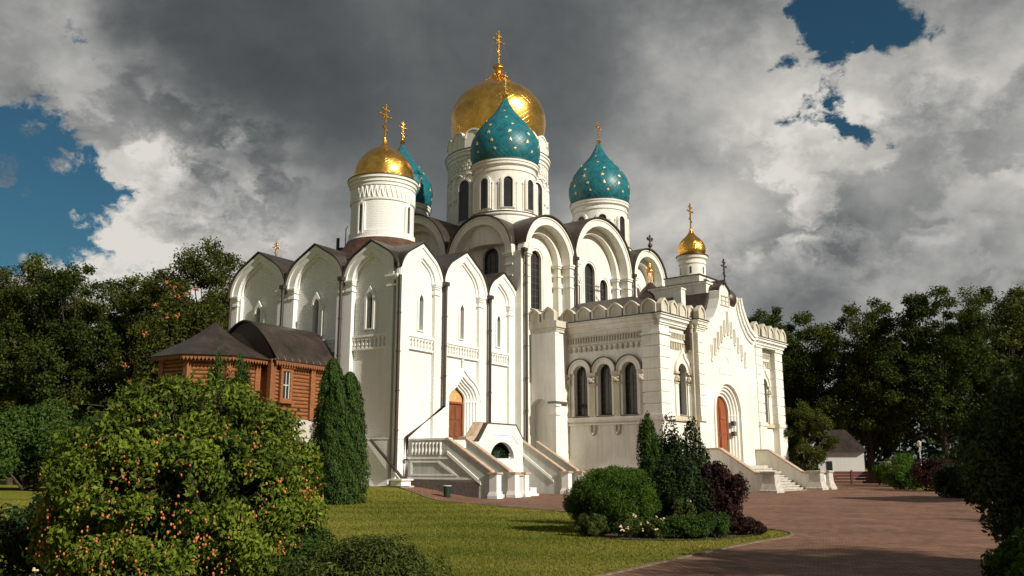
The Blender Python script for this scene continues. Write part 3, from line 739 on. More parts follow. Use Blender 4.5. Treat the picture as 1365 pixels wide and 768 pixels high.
# roofs: keel barrels running back from every gable
def barrel(F, a, b, depth, zs, hf, keelq=True, over=0.16, th=0.07, parent=None, clip=None, name='roof'):
    r = (b - a) / 2; c = (a + b) / 2; m = MB()
    if keelq: o_ = keel(c, zs, r + 0.09, r * hf + 0.12, 28); i_ = keel(c, zs, r + 0.02, r * hf + 0.03, 28)
    else: o_ = arc(c, zs, r + 0.10, 32); i_ = arc(c, zs, r + 0.02, 32)
    o_ = [(c - r - 0.09, zs - 0.25)] + o_ + [(c + r + 0.09, zs - 0.25)]; i_ = [(c - r - 0.02, zs - 0.25)] + i_ + [(c + r + 0.02, zs - 0.25)]
    # several slices so the seams can be read along the run
    if clip is None: m.plate(F, ring(o_, i_), over, -depth)
    else:                                        # the corner vault: behind the front wall its foot stops at the inner wall face
        o1 = [p for p in o_ if p[0] > a + 0.015]; i1 = [p for p in i_ if p[0] > a + 0.015]; m.plate(F, ring(o1, i1), over, -clip)
        o2 = [p for p in o_ if p[0] > clip]; i2 = [p for p in i_ if p[0] > clip]; m.plate(F, ring(o2, i2), -clip, -depth)
    o = m.build(name, M_ROOF, parent, smooth=True, ang=50, seam=None)
    me = o.data; att = me.attributes.new('seam', 'FLOAT', 'POINT')
    co = np.zeros(len(me.vertices) * 3, 'f'); me.vertices.foreach_get('co', co); co = co.reshape(-1, 3)
    ax = 1 if F(0, 1, 0)[1] != 0 else 0
    att.data.foreach_set('value', co[:, ax].copy())
    return o
for i, (a, b) in enumerate(SG): barrel(FS, a, b, 12.9, ZS, 1.06, parent=old, clip=0.86 if i == 0 else None)
for i, (a, b) in enumerate(WG): barrel(FW, a, b, 12.5, ZS, 1.06, parent=old, clip=0.86 if i == 0 else None)
mb = MB(); mb.lathe([(4.6, 13.2), (3.4, 14.6), (2.5, 15.75), (2.42, 15.95), (2.30, 16.0)], (6.45, 6.6, 0), 48); mb.build('copper_skirt', M_COPPER, old, smooth=True, ang=30)
dc = (6.45, 6.75)
mb = MB(); mb.lathe([(2.28, 15.5), (2.28, 16.05), (2.20, 16.1), (2.20, 16.5), (2.10, 16.55), (2.10, 18.55), (2.17, 18.58), (2.17, 18.68), (2.10, 18.70), (2.10, 19.55), (2.17, 19.58), (2.17, 19.75), (2.25, 19.8), (2.25, 20.0), (2.36, 20.05), (2.36, 20.22), (2.0, 20.25)], (dc[0], dc[1], 0), 64)
drum = mb.build('drum', M_OLD, old, smooth=True, ang=30)
for k in range(4): drum_window(drum, dc[0], dc[1], 2.10, R(-179.5 + 90 * k), 16.35, 0.26, 18.35, mat=M_OLDT, head='keel')
mb = MB()
for k in range(40):           # zig-zag arcature frieze
    a = 2 * PI * k / 40
    for sgn in (1, -1):
        a1 = a + sgn * PI / 40
        p = [(dc[0] + 2.12 * math.cos(t), dc[1] + 2.12 * math.sin(t), z) for t, z in ((a, 19.5), ((a + a1) / 2, 19.12), (a1, 18.78))]
        mb.tube(p, 0.055, 5)
mb.build('arcature_frieze', M_OLDT, drum)
mb = MB(); mb.lathe([(2.40, 20.22), (2.40, 20.28), (2.05, 20.34)], (dc[0], dc[1], 0), 64); mb.build('drum_rim', M_ROOF, drum, smooth=True, ang=30)
onion(drum, 'dome', [(2.02, 20.3), (2.05, 20.7), (1.95, 21.2), (1.72, 21.72), (1.34, 22.2), (0.88, 22.58), (0.48, 22.82), (0.25, 23.04), (0.12, 23.35), (0.09, 23.6)], (dc[0], dc[1], 0), M_GOLD)
cross_mb(2.75, (dc[0], dc[1], 23.2), 0.07).build('cross', M_GOLD, drum)
# chimneys / vents beside the drum
mb = MB(); mb.box((5.2, 9.1, 13.6), (5.5, 9.4, 15.9)); mb.build('vent', M_COPPER, old)
mb = MB(); mb.tube([(5.0, 9.3, 14.6), (5.0, 9.3, 16.5)], 0.11, 10); mb.tube([(5.4, 9.0, 15.0), (5.4, 9.0, 17.2), (5.55, 9.0, 17.4)], 0.035, 6); mb.build('flue', M_PIPE, old)
# portal: receding ogee orders, door and painted tympanum
pc = 6.45
for k in range(5):
    wo = 3.28 - k * 0.32; wi = wo - 0.32; n1 = -0.02 - 0.115 * k
    m = MB(); m.plate(FS, keeled(pc, 2.1, wo + (0.02 if k else -0.01), 5.55, (wo) / 2 * 0.92), n1 - 0.125, n1 - 0.01, [keeled(pc, 2.12, wi, 5.55, wi / 2 * 0.92)]); m.build('portal_order', M_OLDT, old)
m = MB(); m.plate(FS, keeled(pc, 2.1, 3.62, 5.55, 1.78), -0.20, -0.03, [keeled(pc, 2.12, 3.26, 5.55, 1.5)]); m.plate(FS, ring(keel(pc, 5.5, 1.92, 1.95, 24, 0.22), keel(pc, 5.5, 1.78, 1.76, 24, 0.22)), -0.2, 0.06); m.build('portal_hood', M_OLDT, old)
for sx in (-1, 1):
    m = MB()
    for k in range(4):
        m.tube([FS(pc + sx * (1.50 - 0.16 * k), -0.08 - 0.115 * k, 2.15), FS(pc + sx * (1.50 - 0.16 * k), -0.08 - 0.115 * k, 5.45)], 0.06, 8)
        m.ball(FS(pc + sx * (1.50 - 0.16 * k), -0.08 - 0.115 * k, 5.42), 0.09); m.ball(FS(pc + sx * (1.50 - 0.16 * k), -0.08 - 0.115 * k, 3.9), 0.08)
    m.build('portal_column', M_OLDT, old)
m = MB(); m.plate(FS, [(pc - 0.78, 2.1), (pc + 0.78, 2.1), (pc + 0.78, 5.3), (pc - 0.78, 5.3)], -0.80, -0.72)
for sx in (-1, 1):
    for z in (2.3, 3.35, 4.35): m.fbox(FS, pc + sx * 0.40 - 0.27, pc + sx * 0.40 + 0.27, -0.72, -0.68, z, z + 0.82)
door = m.build('door', M_DOORD, old)
m = MB(); m.tube([FS(pc + 0.06, -0.66, 3.5), FS(pc + 0.06, -0.66, 3.9)], 0.02, 6); m.build('handle', M_IRON, door)
m = MB(); m.fbox(FS, pc - 0.86, pc + 0.86, -0.82, -0.61, 5.3, 5.42); m.fbox(FS, pc - 0.86, pc - 0.775, -0.82, -0.63, 2.1, 5.3); m.fbox(FS, pc + 0.775, pc + 0.86, -0.82, -0.63, 2.1, 5.3); m.build('door_frame', M_DOOR, door)
m = MB(); m.plate(FS, [(pc - 0.86, 5.42), (pc + 0.86, 5.42)] + list(reversed(keel(pc, 5.5, 0.86, 0.82, 18, 0.22))), -0.80, -0.70); m.build('tympanum_icon', M_ICON, old)
# little post on top of the portal
m = MB(); m.tube([FS(pc, -0.1, 7.4), FS(pc, -0.1, 7.85)], 0.05, 8); m.ball(FS(pc, -0.1, 7.88), 0.09); m.build('portal_finial', M_OLDT, old)
# downpipes
def pipe(parent, pts, r=0.085, head=None, name='downpipe', mat=M_PIPE):
    m = MB(); m.tube(pts, r, 10)
    if head: 
        x, y, z = head; m.box((x - 0.17, y - 0.17, z - 0.18), (x + 0.17, y + 0.17, z + 0.05)); m.tube([(x, y, z - 0.18), (x, y, z - 0.5)], [0.13, r], 8)
    for i in range(len(pts) - 1):
        a = Vector(pts[i]); b = Vector(pts[i + 1])
        if (b - a).length > 1.5 and abs((b - a).normalized().z) > 0.95:
            nn = int((b - a).length / 2.2) + 1
            for k in range(1, nn): 
                p = a.lerp(b, k / nn); d = (b - a).normalized() * 0.04; m.tube([p - d, p + d], r * 1.3, 8)
    return m.build(name, mat, parent, smooth=True, ang=40)
pipe(old, [(-0.06, -0.12, 12.0), (-0.06, -0.12, 1.35)], 0.10)
pipe(old, [(4.14, -0.22, 12.0), (4.14, -0.22, 5.0), (0.72, -0.24, 3.15), (0.72, -0.24, 0.75)], 0.10, (4.14, -0.22, 12.25))
pipe(old, [(9.02, -0.22, 12.0), (9.02, -0.22, 4.15), (9.35, -0.3, 3.9)], 0.10, (9.02, -0.22, 12.25))
pipe(old, [(12.78, -0.22, 12.0), (12.78, -0.22, 3.2)], 0.13, (12.78, -0.22, 12.2))
pipe(old, [(-0.22, 4.05, 12.0), (-0.22, 4.05, 3.5)], 0.10, (-0.22, 4.05, 12.25))
pipe(old, [(-0.22, 8.72, 12.0), (-0.22, 8.72, 5.5)], 0.10, (-0.22, 8.72, 12.25))
pipe(old, [(-0.2, 13.3, 11.6), (-0.2, 13.3, 3)], 0.09)
pipe(old, [(-0.20, 1.5, 3.0), (-0.22, -0.24, 1.45), (0.6, -0.30, 0.78), (0.6, -0.30, 0.45)], 0.085)
# small gold cross behind the left gable
mb = MB()
g0 = (3.0, 12.95)
for k in range(8):
    a = 2 * PI * k / 8; mb.tube([(g0[0] + 0.30 * math.cos(a), g0[1] + 0.30 * math.sin(a), 12.7), (g0[0] + 0.30 * math.cos(a), g0[1] + 0.30 * math.sin(a), 14.7), (g0[0] + 0.13 * math.cos(a), g0[1] + 0.13 * math.sin(a), 15.0), (g0[0], g0[1], 15.2)], 0.035, 5)
lant = mb.build('lantern', M_PIPE, old)
cross_mb(1.25, (g0[0], g0[1], 15.0), 0.045).build('cross', M_GOLD, lant)

# ---- front staircase of the old church
def sloped(F, s0, s1, prof, n_prof=None): pass
def side_prism(m, x0, x1, prof):            # polygon in (y,z) extruded along local x
    n = len(prof); vs = [(x0, -p[0], p[1]) for p in prof] + [(x1, -p[0], p[1]) for p in prof]
    tess = tessellate_polygon([[Vector((p[0], p[1], 0)) for p in prof]])
    m.add(vs, [tuple(t) for t in tess] + [tuple(i + n for i in t) for t in tess] + [(i, (i + 1) % n, (i + 1) % n + n, i + n) for i in range(n)])
    return m
def flight(parent, x0, x1, n_top, n_end, z_top, z_end, floor_top, side_closed=True, wall_from=0.0, mats=None):
    """one flight between two solid parapets, descending away from the wall"""
    st = MB(); steps = 12; dn = (n_end - 0.1 - n_top) / steps; dz = floor_top / steps
    prof = [(n_top - 0.002, 0.0 - 0.3)]
    pts = [(n_top - 0.002, floor_top)]
    for k in range(steps):
        pts += [(n_top + dn * (k + 0.001), floor_top - dz * k), (n_top + dn * (k + 1), floor_top - dz * k), (n_top + dn * (k + 1), floor_top - dz * (k + 1))]
    pts += [(n_end - 0.1, -0.3)]
    q = [pts[0]]
    for p in pts[1:]:
        if abs(p[0] - q[-1][0]) + abs(p[1] - q[-1][1]) > 0.004: q.append(p)
    side_prism(st, x0 + 0.15, x1 - 0.15, [(n_top - 0.002, -0.3)] + q)
    s = st.build('flight_of_steps', M_STEP, parent)
    for xa in (x0, x1):
        p = MB()
        side_prism(p, xa - 0.13, xa + 0.13, [(n_top, z_top), (n_end, z_end), (n_end, 0.2), (n_end - 0.2, -0.3), (n_top, -0.3)] if mats is None else [(n_top, z_top), (n_end, z_end), (n_end, z_end - 0.75), (n_end - 0.5, z_end - 0.75), (n_top, z_top - 1.1)])
        pp = p.build('parapet', M_MARBLE, parent)
        c = MB(); side_prism(c, xa - 0.18, xa + 0.18, [(n_top - 0.05, z_top + 0.002), (n_top - 0.05, z_top + 0.10), (n_end + 0.12, z_end + 0.09), (n_end + 0.12, z_end - 0.012)]); c.build('coping', M_COPING, pp)
        b = MB(); side_prism(b, xa - 0.20, xa + 0.20, [(n_top, z_top - 0.80), (n_top, z_top - 0.62), (n_end - 0.5, z_end - 0.44), (n_end - 0.5, z_end - 0.62)]); b.build('string_moulding', M_OLDT, pp)
    return s
stair = thing('entrance_staircase', 'white stone double staircase with tan capped parapets, in front of the pointed church door', 'staircase', (CL.x, CL.y, 0), ROT_L)
NB = 2.72
flight(stair, 1.16, 2.95, NB, 5.35, 3.02, 1.30, 2.05)
flight(stair, 8.95, 10.70, NB, 5.35, 3.02, 1.30, 2.05)
m = MB(); side_prism(m, 1.05, 10.8, [(0.10, -0.6), (0.10, 2.05), (NB - 0.005, 2.05), (NB - 0.005, -0.6)]); m.build('landing', M_MARBLE, stair)
# granite base of the left side and panelled side wall with balusters
m = MB(); side_prism(m, 0.98, 1.025, [(0.12, -0.3), (0.12, 0.92), (4.4, 0.80), (4.75, 0.78), (4.75, -0.3)]); m.build('granite_base', M_GRANITE, stair)
m = MB(); m.box((1.03, -0.13, 2.053), (1.29, -NB, 2.98))
pw = m.build('side_parapet', M_MARBLE, stair)
m = MB(); m.box((1.0, -0.12, 2.98), (1.33, -NB - 0.1, 3.08)); m.box((0.985, -0.12, 1.98), (1.04, -NB - 0.1, 2.09)); m.box((0.99, -0.12, 0.93), (1.04, -4.3, 1.03)); m.build('moulding', M_OLDT, pw)
m = MB()
for k in range(9):
    y = -0.42 - k * 0.23; m.tube([(1.03, y, 2.2), (1.03, y, 2.38), (1.03, y, 2.6), (1.03, y, 2.85)], [0.05, 0.085, 0.045, 0.07], 8)
m.build('baluster_row', M_OLDT, pw)
m = MB(); m.plate(lambda s, n, z: (1.02 - n, -s, z), [(0.3, 1.12), (3.4, 1.12), (2.2, 1.9), (0.3, 1.9)], 0.0, 0.03, [[(0.42, 1.2), (3.05, 1.2), (2.12, 1.8), (0.42, 1.8)]]); m.build('panel', M_OLDT, pw)
# landing front wall with arched opening and raised middle
FB = shift(FS, 0, NB)
out = [(3.08, -0.4), (8.82, -0.4), (8.82, 3.15), (7.95, 3.98), (4.85, 3.98), (4.2, 3.25), (3.9, 2.95), (3.08, 2.95)]
m = MB(); m.plate(FB, out, -0.22, 0.04, [[(5.15, 2.0), (7.75, 2.0)] + arc(6.45, 2.02, 1.3, 20, 0.0, PI, 0.95)]); lw = m.build('landing_wall', M_OLD, stair)
m = MB(); t = [(3.08, 2.95), (3.9, 2.95), (4.2, 3.25), (4.85, 3.98), (7.95, 3.98), (8.82, 3.15)]; m.plate(FB, [(p[0], p[1] + 0.06) for p in t] + [(p[0], p[1] + 0.002) for p in reversed(t)], -0.27, 0.08); m.build('coping', M_SILL, lw)
t2 = [(4.9, 3.02), (5.4, 3.36), (7.5, 3.36), (8.2, 2.85)]; m = MB(); m.plate(FB, [(p[0], p[1] + 0.06) for p in t2] + [(p[0], p[1]) for p in reversed(t2)], 0.04, 0.08); m.build('moulding', M_OLDT, lw)
# curved tan ramp piece behind the left flight
m = MB(); m.plate(FB, [(3.1, 3.02), (3.9, 3.05), (4.3, 3.35), (4.85, 4.07), (4.55, 4.07), (4.0, 3.5), (3.7, 3.25), (3.1, 3.2)], -0.75, -0.225); m.build('ramp_coping', M_COPING, stair)
# piers
def pier(parent, x, y, w, z1, mat=M_OLDT, foot=True, cap=M_COPING):
    m = MB(); h = w / 2; m.box((x - h, y - h, -0.2), (x + h, y + h, z1))
    if foot:
        m.box((x - h - 0.07, y - h - 0.07, -0.2), (x + h + 0.07, y + h + 0.07, 0.16)); m.lathe([(h * 1.41 + 0.10, 0.16), (h * 1.41 + 0.02, 0.34)], (x, y, 0), 4, PI / 4, PI / 4 + 2 * PI)
    p = m.build('pier', mat, parent)
    c = MB(); c.box((x - h - 0.07, y - h - 0.07, z1), (x + h + 0.07, y + h + 0.07, z1 + 0.09)); c.build('pier_cap', cap, p)
    return p
for x in (1.16, 2.95, 8.95, 10.70): pier(stair, x, -5.62, 0.44, 1.22)
for (a, b) in ((2.95, 4.0), (10.70, 11.7)):
    pier(stair, b, -5.62, 0.42, 1.20); m = MB(); m.box((a + 0.22, -5.72, -0.2), (b - 0.21, -5.5, 1.1)); m.build('end_wall', M_MARBLE, stair)
    m = MB(); m.box((a + 0.2, -5.80, 1.1), (b - 0.2, -5.42, 1.21)); m.build('end_wall_coping', M_COPING, stair)
m = MB(); m.box((5.2, -5.35, -0.1), (5.85, -4.75, 0.45)); m.box((5.1, -5.45, -0.1), (5.95, -4.65, 0.12)); tag(m.build('stone_block', M_OLDT), 'white stone block on the red paving between the two flights of steps', 'stone block')
bpy.data.objects['stone_block'].location = (CL.x, CL.y, 0); bpy.data.objects['stone_block'].rotation_euler = (0, 0, ROT_L)
# low white steps at the foot of the left corner
sp = thing('corner_steps', 'broken white stone steps at the foot of the church corner beside the hedge', 'steps', (CL.x, CL.y, 0.3), ROT_L)
for k in range(3):
    m = MB(); m.box((-0.9 + 0.25 * k, -1.3 + 0.25 * k, -0.3), (0.75, 2.6 - 0.3 * k, 0.02 + 0.14 * k)); m.build('step', M_STEP, sp, bevel=0.03)
m = MB(); m.box((-0.5, -0.9, 0.3), (0.3, -0.2, 0.62)); m.box((-0.6, -1.0, 0.58), (0.4, -0.12, 0.66)); m.build('stone_pedestal', M_OLDT, sp)

# ================================================================== MAIN CATHEDRAL
main = thing('domed_cathedral', 'large cream cathedral with round arched gables, a huge gold dome and star-painted teal domes', 'cathedral', (CM.x, CM.y, 0), ROT_A)
SB = [(0.25, 6.35, 16.0), (6.2, 14.35, 16.35), (14.5, 19.85, 16.65)]      # a, b, springing
WB = [(0.75, 6.85, 16.0), (6.9, 15.05, 16.35), (15.2, 20.0, 16.3)]
DEP = 1.25
def main_front(F, B, side, s_start, W):
    # piers between arches as a front plate, recessed orders behind
    top = []
    for (a, b, zs) in B: top += arc((a + b) / 2, zs, (b - a) / 2, 30)
    top = [(max(p[0], s_start), p[1]) for p in top]
    holes = []
    for (a, b, zs) in B:
        r = (b - a) / 2 - 0.62; c = (a + b) / 2
        holes.append([(c - r, 7.0), (c + r, 7.0)] + arc(c, zs, r, 28, 0.0, PI))
    outer = [(W, -0.3), (s_start, -0.3)] + [(s_start, B[0][2])] + top + [(W, B[-1][2])]
    q = [outer[0]]
    for p in outer[1:]:
        if abs(p[0] - q[-1][0]) + abs(p[1] - q[-1][1]) > 1e-3: q.append(p)
    m = MB(); m.plate(F, q, -0.5, 0.0, holes); m.build('wall', M_MAIN, main)
    for i, (a, b, zs) in enumerate(B):
        c = (a + b) / 2; R0 = (b - a) / 2
        for k, (ro, ri, n0, n1) in enumerate(((R0 - 0.55, R0 - 1.08, -1.25, -0.72),)):
            m = MB(); m.plate(F, [(c - ro, 7.0), (c + ro, 7.0)] + arc(c, zs, ro, 28, 0.0, PI), n0, n1, [[(c - ri, 7.1), (c + ri, 7.1)] + arc(c, zs, ri, 26, 0.0, PI)])
            m.build('arch_order', M_MAIN, main)
        m = MB(); m.plate(F, [(c - R0 + 0.4, 7.0), (c + R0 - 0.4, 7.0)] + arc(c, zs, R0 - 0.4, 28, 0.0, PI), -0.72, -0.5, [[(c - R0 + 0.62, 7.1), (c + R0 - 0.62, 7.1)] + arc(c, zs, R0 - 0.62, 26, 0.0, PI)]); m.build('arch_soffit', M_MAIN, main)
        # moulding round the outer arch edge
        m = MB(); m.plate(F, ring(arc(c, zs, R0 - 0.02, 32), arc(c, zs, R0 - 0.14, 32)), 0.0, 0.07); m.build('arch_moulding', M_MAINT, main)
        m = MB(); m.plate(F, ring(arc(c, zs, R0 - 0.50, 32), arc(c, zs, R0 - 0.615, 32)), 0.0, 0.04); m.build('arch_moulding', M_MAINT, main)
        # windows
        ri = R0 - 1.08
        if side == 'S': wins = [[(c, 12.5, 1.25, 16.8)], [(c - 0.1, 11.6, 1.4, 17.1), (c - 1.95, 11.6, 0.95, 15.7), (c + 1.85, 11.6, 1.1, 16.1)], [(c, 12.3, 1.05, 16.4)]][i]
        else: wins = [[(c, 12.2, 1.5, 17.0)], [(c, 11.6, 1.35, 17.0), (c - 1.85, 11.6, 0.9, 15.6), (c + 1.85, 11.6, 0.9, 15.6)], [(c, 12.3, 0.95, 15.9)]][i]
        m = MB(); m.plate(F, [(c - ri - 0.3, -0.3), (c + ri + 0.3, -0.3), (c + ri + 0.3, zs)] + arc(c, zs, ri + 0.3, 28, 0.0, PI)[1:-1] + [(c - ri - 0.3, zs)], -1.7, -1.25, [arched(x, zb, w, zt) for (x, zb, w, zt) in wins])
        m.build('recessed_wall', M_MAIN, main)
        for (x, zb, w, zt) in wins:
            ww = window(main, F, x, zb, w, zt, -1.55, 'round', (2, 7), sill=0.36)
            m = MB(); m.plate(F, ring(arc(x, zt - w / 2, w / 2 + 0.24, 20), arc(x, zt - w / 2, w / 2 + 0.16, 20)), -1.25, -1.20)
            m.fbox(F, x - w / 2 - 0.24, x - w / 2 - 0.16, -1.25, -1.20, zb, zt - w / 2); m.fbox(F, x + w / 2 + 0.16, x + w / 2 + 0.24, -1.25, -1.20, zb, zt - w / 2)
            m.build('window_surround', M_MAINT, ww)
        # capitals on both sides, for the pier and for the inner order
        for sx in (-1, 1):
            for (xx0, xx1, n0, n1) in ((R0 - 0.66, R0 + 0.02, -0.5, 0.0), (R0 - 1.12, R0 - 0.62, -1.2, -0.72)):
                a0 = c + sx * xx0; b0 = c + sx * xx1; a1, b1 = min(a0, b0), max(a0, b0)
                m = MB()
                for (z0, z1, o) in ((-0.12, 0.0, 0.16), (-0.26, -0.12, 0.10), (-0.9, -0.8, 0.07), (-1.7, -1.6, 0.06)):
                    m.fbox(F, a1 - o * (1 if sx > 0 else 0.3), b1 + o * (0.3 if sx > 0 else 1), n0, n1 + o, zs + z0, zs + z1)
                m.build('capital', M_MAINT, main)
main_front(FS, SB, 'S', 0.0, 19.9)
main_front(FW, WB, 'W', 0.502, 20.0)
m = MB(); m.box((1.76, 1.76, -0.3), (19.6, 19.7, 16.2)); m.box((18.4, 0.51, -0.3), (19.7, 1.76, 16.2)); m.box((0.51, 18.4, -0.3), (1.76, 19.7, 16.2)); m.build('core_wall', M_MAIN, main)
for i, (a, b, zs) in enumerate(SB): barrel(FS, a, b, 19.6, zs, 1.0, False, parent=main, over=0.22, clip=1.76 if i == 0 else None)
for i, (a, b, zs) in enumerate(WB): barrel(FW, a, b, 19.6, zs, 1.0, False, parent=main, over=0.22, clip=1.76 if i == 0 else None)
m = MB(); m.box((3, 3, 15), (17, 17, 18.6)); m.build('roof_core', M_ROOF, main, seam=0)
# cap of dark metal on the west corner pier with drip stains, and downpipes
pipe(main, [(0.30, -0.22, 15.9), (0.30, -0.22, 3.0)], 0.0001 + 0.10, (0.12, -0.20, 16.1))
pipe(main, [(6.28, -0.2, 16.3), (6.28, -0.2, 11.0)], 0.10, (6.28, -0.2, 16.6))
pipe(main, [(14.42, -0.2, 16.4), (14.42, -0.2, 11.0)], 0.10, (14.42, -0.2, 16.7))
pipe(main, [(-0.2, 6.88, 16.1), (-0.2, 6.88, 11.0)], 0.10, (-0.2, 6.88, 16.4))
# small iron cross/finial on the ridge of the last bay
m = MB(); m.tube([(17.2, -0.15, 19.2), (17.2, -0.15, 20.6)], 0.08, 8); m.box((16.9, -0.2, 20.1), (17.5, -0.1, 20.25)); m.ball((17.2, -0.15, 19.7), 0.2); m.ball((17.5, -0.15, 20.3), 0.14); m.ball((16.9, -0.15, 20.25), 0.14); m.build('iron_finial', M_PIPE, main)

def corner_drum(cx, cy, dz, star_phase, z0=17.0, windows=True, wphase=0.0):
    D = dz
    m = MB(); m.lathe([(2.70, z0), (2.62, 19.2 + D), (2.55, 20.1 + D), (2.66, 20.2 + D), (2.66, 20.36 + D), (2.42, 20.5 + D), (2.30, 20.6 + D), (2.30, 23.55 + D), (2.38, 23.6 + D), (2.38, 23.75 + D), (2.32, 23.78 + D), (2.32, 23.95 + D), (2.50, 24.05 + D), (2.50, 24.22 + D), (2.56, 24.26 + D), (2.56, 24.42 + D), (2.2, 24.5 + D)], (cx, cy, 0), 72)
    dr = m.build('drum', M_MAIN, main, smooth=True, ang=30)
    m = MB(); m.lathe([(2.70, 20.36 + D), (2.70, 20.42 + D), (2.45, 20.50 + D)], (cx, cy, 0), 72); m.build('drum_ledge', M_ROOF, dr, smooth=True, ang=30); m = MB(); m.lathe([(2.60, 24.42 + D), (2.60, 24.47 + D), (2.3, 24.56 + D)], (cx, cy, 0), 72); m.build('drum_rim', M_ROOF, dr, smooth=True, ang=30)
    for k in range(8): drum_window(dr, cx, cy, 2.30, wphase + k * PI / 4, 20.75 + D, 0.66, 23.05 + D, bars=(1, 6))
    # slender half columns between the windows
    for k in range(8):
        for s in (-1, 1):
            m = MB(); a = wphase + k * PI / 4 + s * 0.285; x, y = cx + 2.31 * math.cos(a), cy + 2.31 * math.sin(a)
            m.tube([(x, y, 20.6 + D), (x, y, 22.6 + D)], 0.07, 6); m.ball((x, y, 22.65 + D), 0.11, 8, 5); m.build('half_column', M_MAINT, dr)
    prof = [(2.36, 24.50), (2.55, 24.95), (2.64, 25.5), (2.61, 26.1), (2.43, 26.7), (2.12, 27.25), (1.72, 27.8), (1.28, 28.3), (0.86, 28.8), (0.54, 29.3), (0.30, 29.75), (0.15, 30.1)]
    onion(dr, 'dome', prof, (cx, cy, D), M_TEAL, stars=[(25.15, 11, star_phase, 0.14), (25.8, 12, star_phase + 0.4, 0.17), (26.5, 10, star_phase + 0.1, 0.18), (27.2, 8, star_phase, 0.15), (27.9, 6, star_phase + 0.5, 0.13), (28.7, 4, star_phase + 0.2, 0.10)])
    flush_stars(dr)
    m = MB(); m.lathe([(0.17, 29.95 + D), (0.21, 30.05 + D), (0.12, 30.12 + D), (0.24, 30.3 + D), (0.1, 30.5 + D)], (cx, cy, 0), 16); m.build('finial', M_GOLD, dr, smooth=True)
    cross_mb(2.0, (cx, cy, 30.2 + D), 0.055).build('cross', M_GOLD, dr)
    return dr
corner_drum(3.0, 3.9, -0.95, 0.2, wphase=R(-135))
corner_drum(15.6, 3.75, -0.95, 0.0, wphase=R(-97))
corner_drum(3.4, 15.6, -1.75, 0.3, wphase=R(-120))
corner_drum(15.6, 15.4, -1.0, 0.1)
# central drum with gold dome
cc = (9.1, 9.75)
m = MB(); m.lathe([(4.9, 17.5), (4.7, 20.113), (4.36, 20.3), (4.36, 20.573), (4.18, 20.627), (4.18, 24.85), (4.26, 24.892), (4.26, 25.017), (4.18, 25.058), (4.18, 26.017), (4.30, 26.1), (4.30, 26.336), (4.42, 26.431), (4.42, 26.667), (4.50, 26.714), (4.50, 26.903), (4.30, 26.95), (4.12, 27.031), (4.12, 27.919), (3.7, 28.074), (3.5, 28.815)], (cc[0], cc[1], 0), 96)
dr = m.build('drum', M_MAIN, main, smooth=True, ang=30)
for k in range(8): drum_window(dr, cc[0], cc[1], 4.18, R(-180) + k * PI / 4, 20.9, 1.1, 24.3, bars=(1, 8))
m = MB()
for k in range(8):
    for s in (-1, 0, 1):
        a = R(-157.5) + k * PI / 4 + s * 0.11
        x, y = cc[0] + 4.2 * math.cos(a), cc[1] + 4.2 * math.sin(a)
        if s: m.tube([(x, y, 22.909), (x, y, 24.223)], 0.13, 8); m.ball((x, y, 22.832), 0.2, 8, 6); m.ball((x, y, 23.527), 0.18, 8, 6); m.ball((x, y, 24.261), 0.2, 8, 6)
for k in range(24):
    a0 = R(-128.6) + k * PI / 12
    pts = []
    for j in range(9):
        t = PI * j / 8; a = a0 + 0.125 * math.cos(t); pts.append((cc[0] + 4.24 * math.cos(a), cc[1] + 4.24 * math.sin(a), 24.3 + 0.52 * math.sin(t)))
    m.tube(pts, 0.075, 6)
m.build('arcature', M_MAINT, dr)
m = MB()
for k in range(60):
    a = 2 * PI * k / 60
    for j, z in enumerate((25.183, 25.475, 25.767)):
        aa = a + (j % 2) * PI / 60; x, y = cc[0] + 4.22 * math.cos(aa), cc[1] + 4.22 * math.sin(aa); c_, s_ = math.cos(aa), math.sin(aa)
        w, d, h = 0.11, 0.06, 0.12
        vs = [(x + c_ * p - s_ * q, y + s_ * p + c_ * q, z + r_) for p in (-d, d) for q in (-w, w) for r_ in (0, 2 * h)]
        m.add(vs, [(0, 1, 3, 2), (4, 6, 7, 5), (0, 4, 5, 1), (2, 3, 7, 6), (0, 2, 6, 4), (1, 5, 7, 3)])
m.build('checker_frieze', M_MAINT, dr)
# scalloped kokoshnik crown round the dome foot
m = MB(); kn = 16
for k in range(kn):
    a = 2 * PI * (k + 0.5) / kn; ux, uy = -math.sin(a), math.cos(a); nx, ny = math.cos(a), math.sin(a)
    def FK(s, n, z, ux=ux, uy=uy, nx=nx, ny=ny): return (cc[0] + nx * (4.08 + n) + ux * s, cc[1] + ny * (4.08 + n) + uy * s, z)
    m.plate(FK, [(-0.80, 26.922), (0.80, 26.922)] + arc(0, 27.838, 0.80, 14, 0.0, PI), -0.1, 0.16)
    m.plate(FK, ring(arc(0, 27.838, 0.80, 14), arc(0, 27.838, 0.66, 14)), 0.16, 0.24)
m.build('scalloped_crown', M_MAINT, dr)
m = MB(); m.lathe([(4.54, 26.903), (4.54, 26.95), (4.3, 27.031)], (cc[0], cc[1], 0), 96); m.build('drum_rim', M_ROOF, dr, smooth=True, ang=30)
onion(dr, 'dome', [(3.55, 27.919), (3.86, 28.889), (4.06, 30.0), (4.08, 30.9), (3.90, 31.686), (3.50, 32.415), (2.92, 33.1), (2.22, 33.586), (1.60, 33.99), (1.15, 34.35), (0.80, 34.59), (0.50, 34.89), (0.36, 35.1)], (cc[0], cc[1], 0), M_GOLD, seg=96)
m = MB(); m.lathe([(0.34, 34.98), (0.46, 35.07), (0.30, 35.189), (0.28, 35.367), (0.52, 35.633), (0.46, 35.9), (0.18, 36.092)], (cc[0], cc[1], 0), 24)
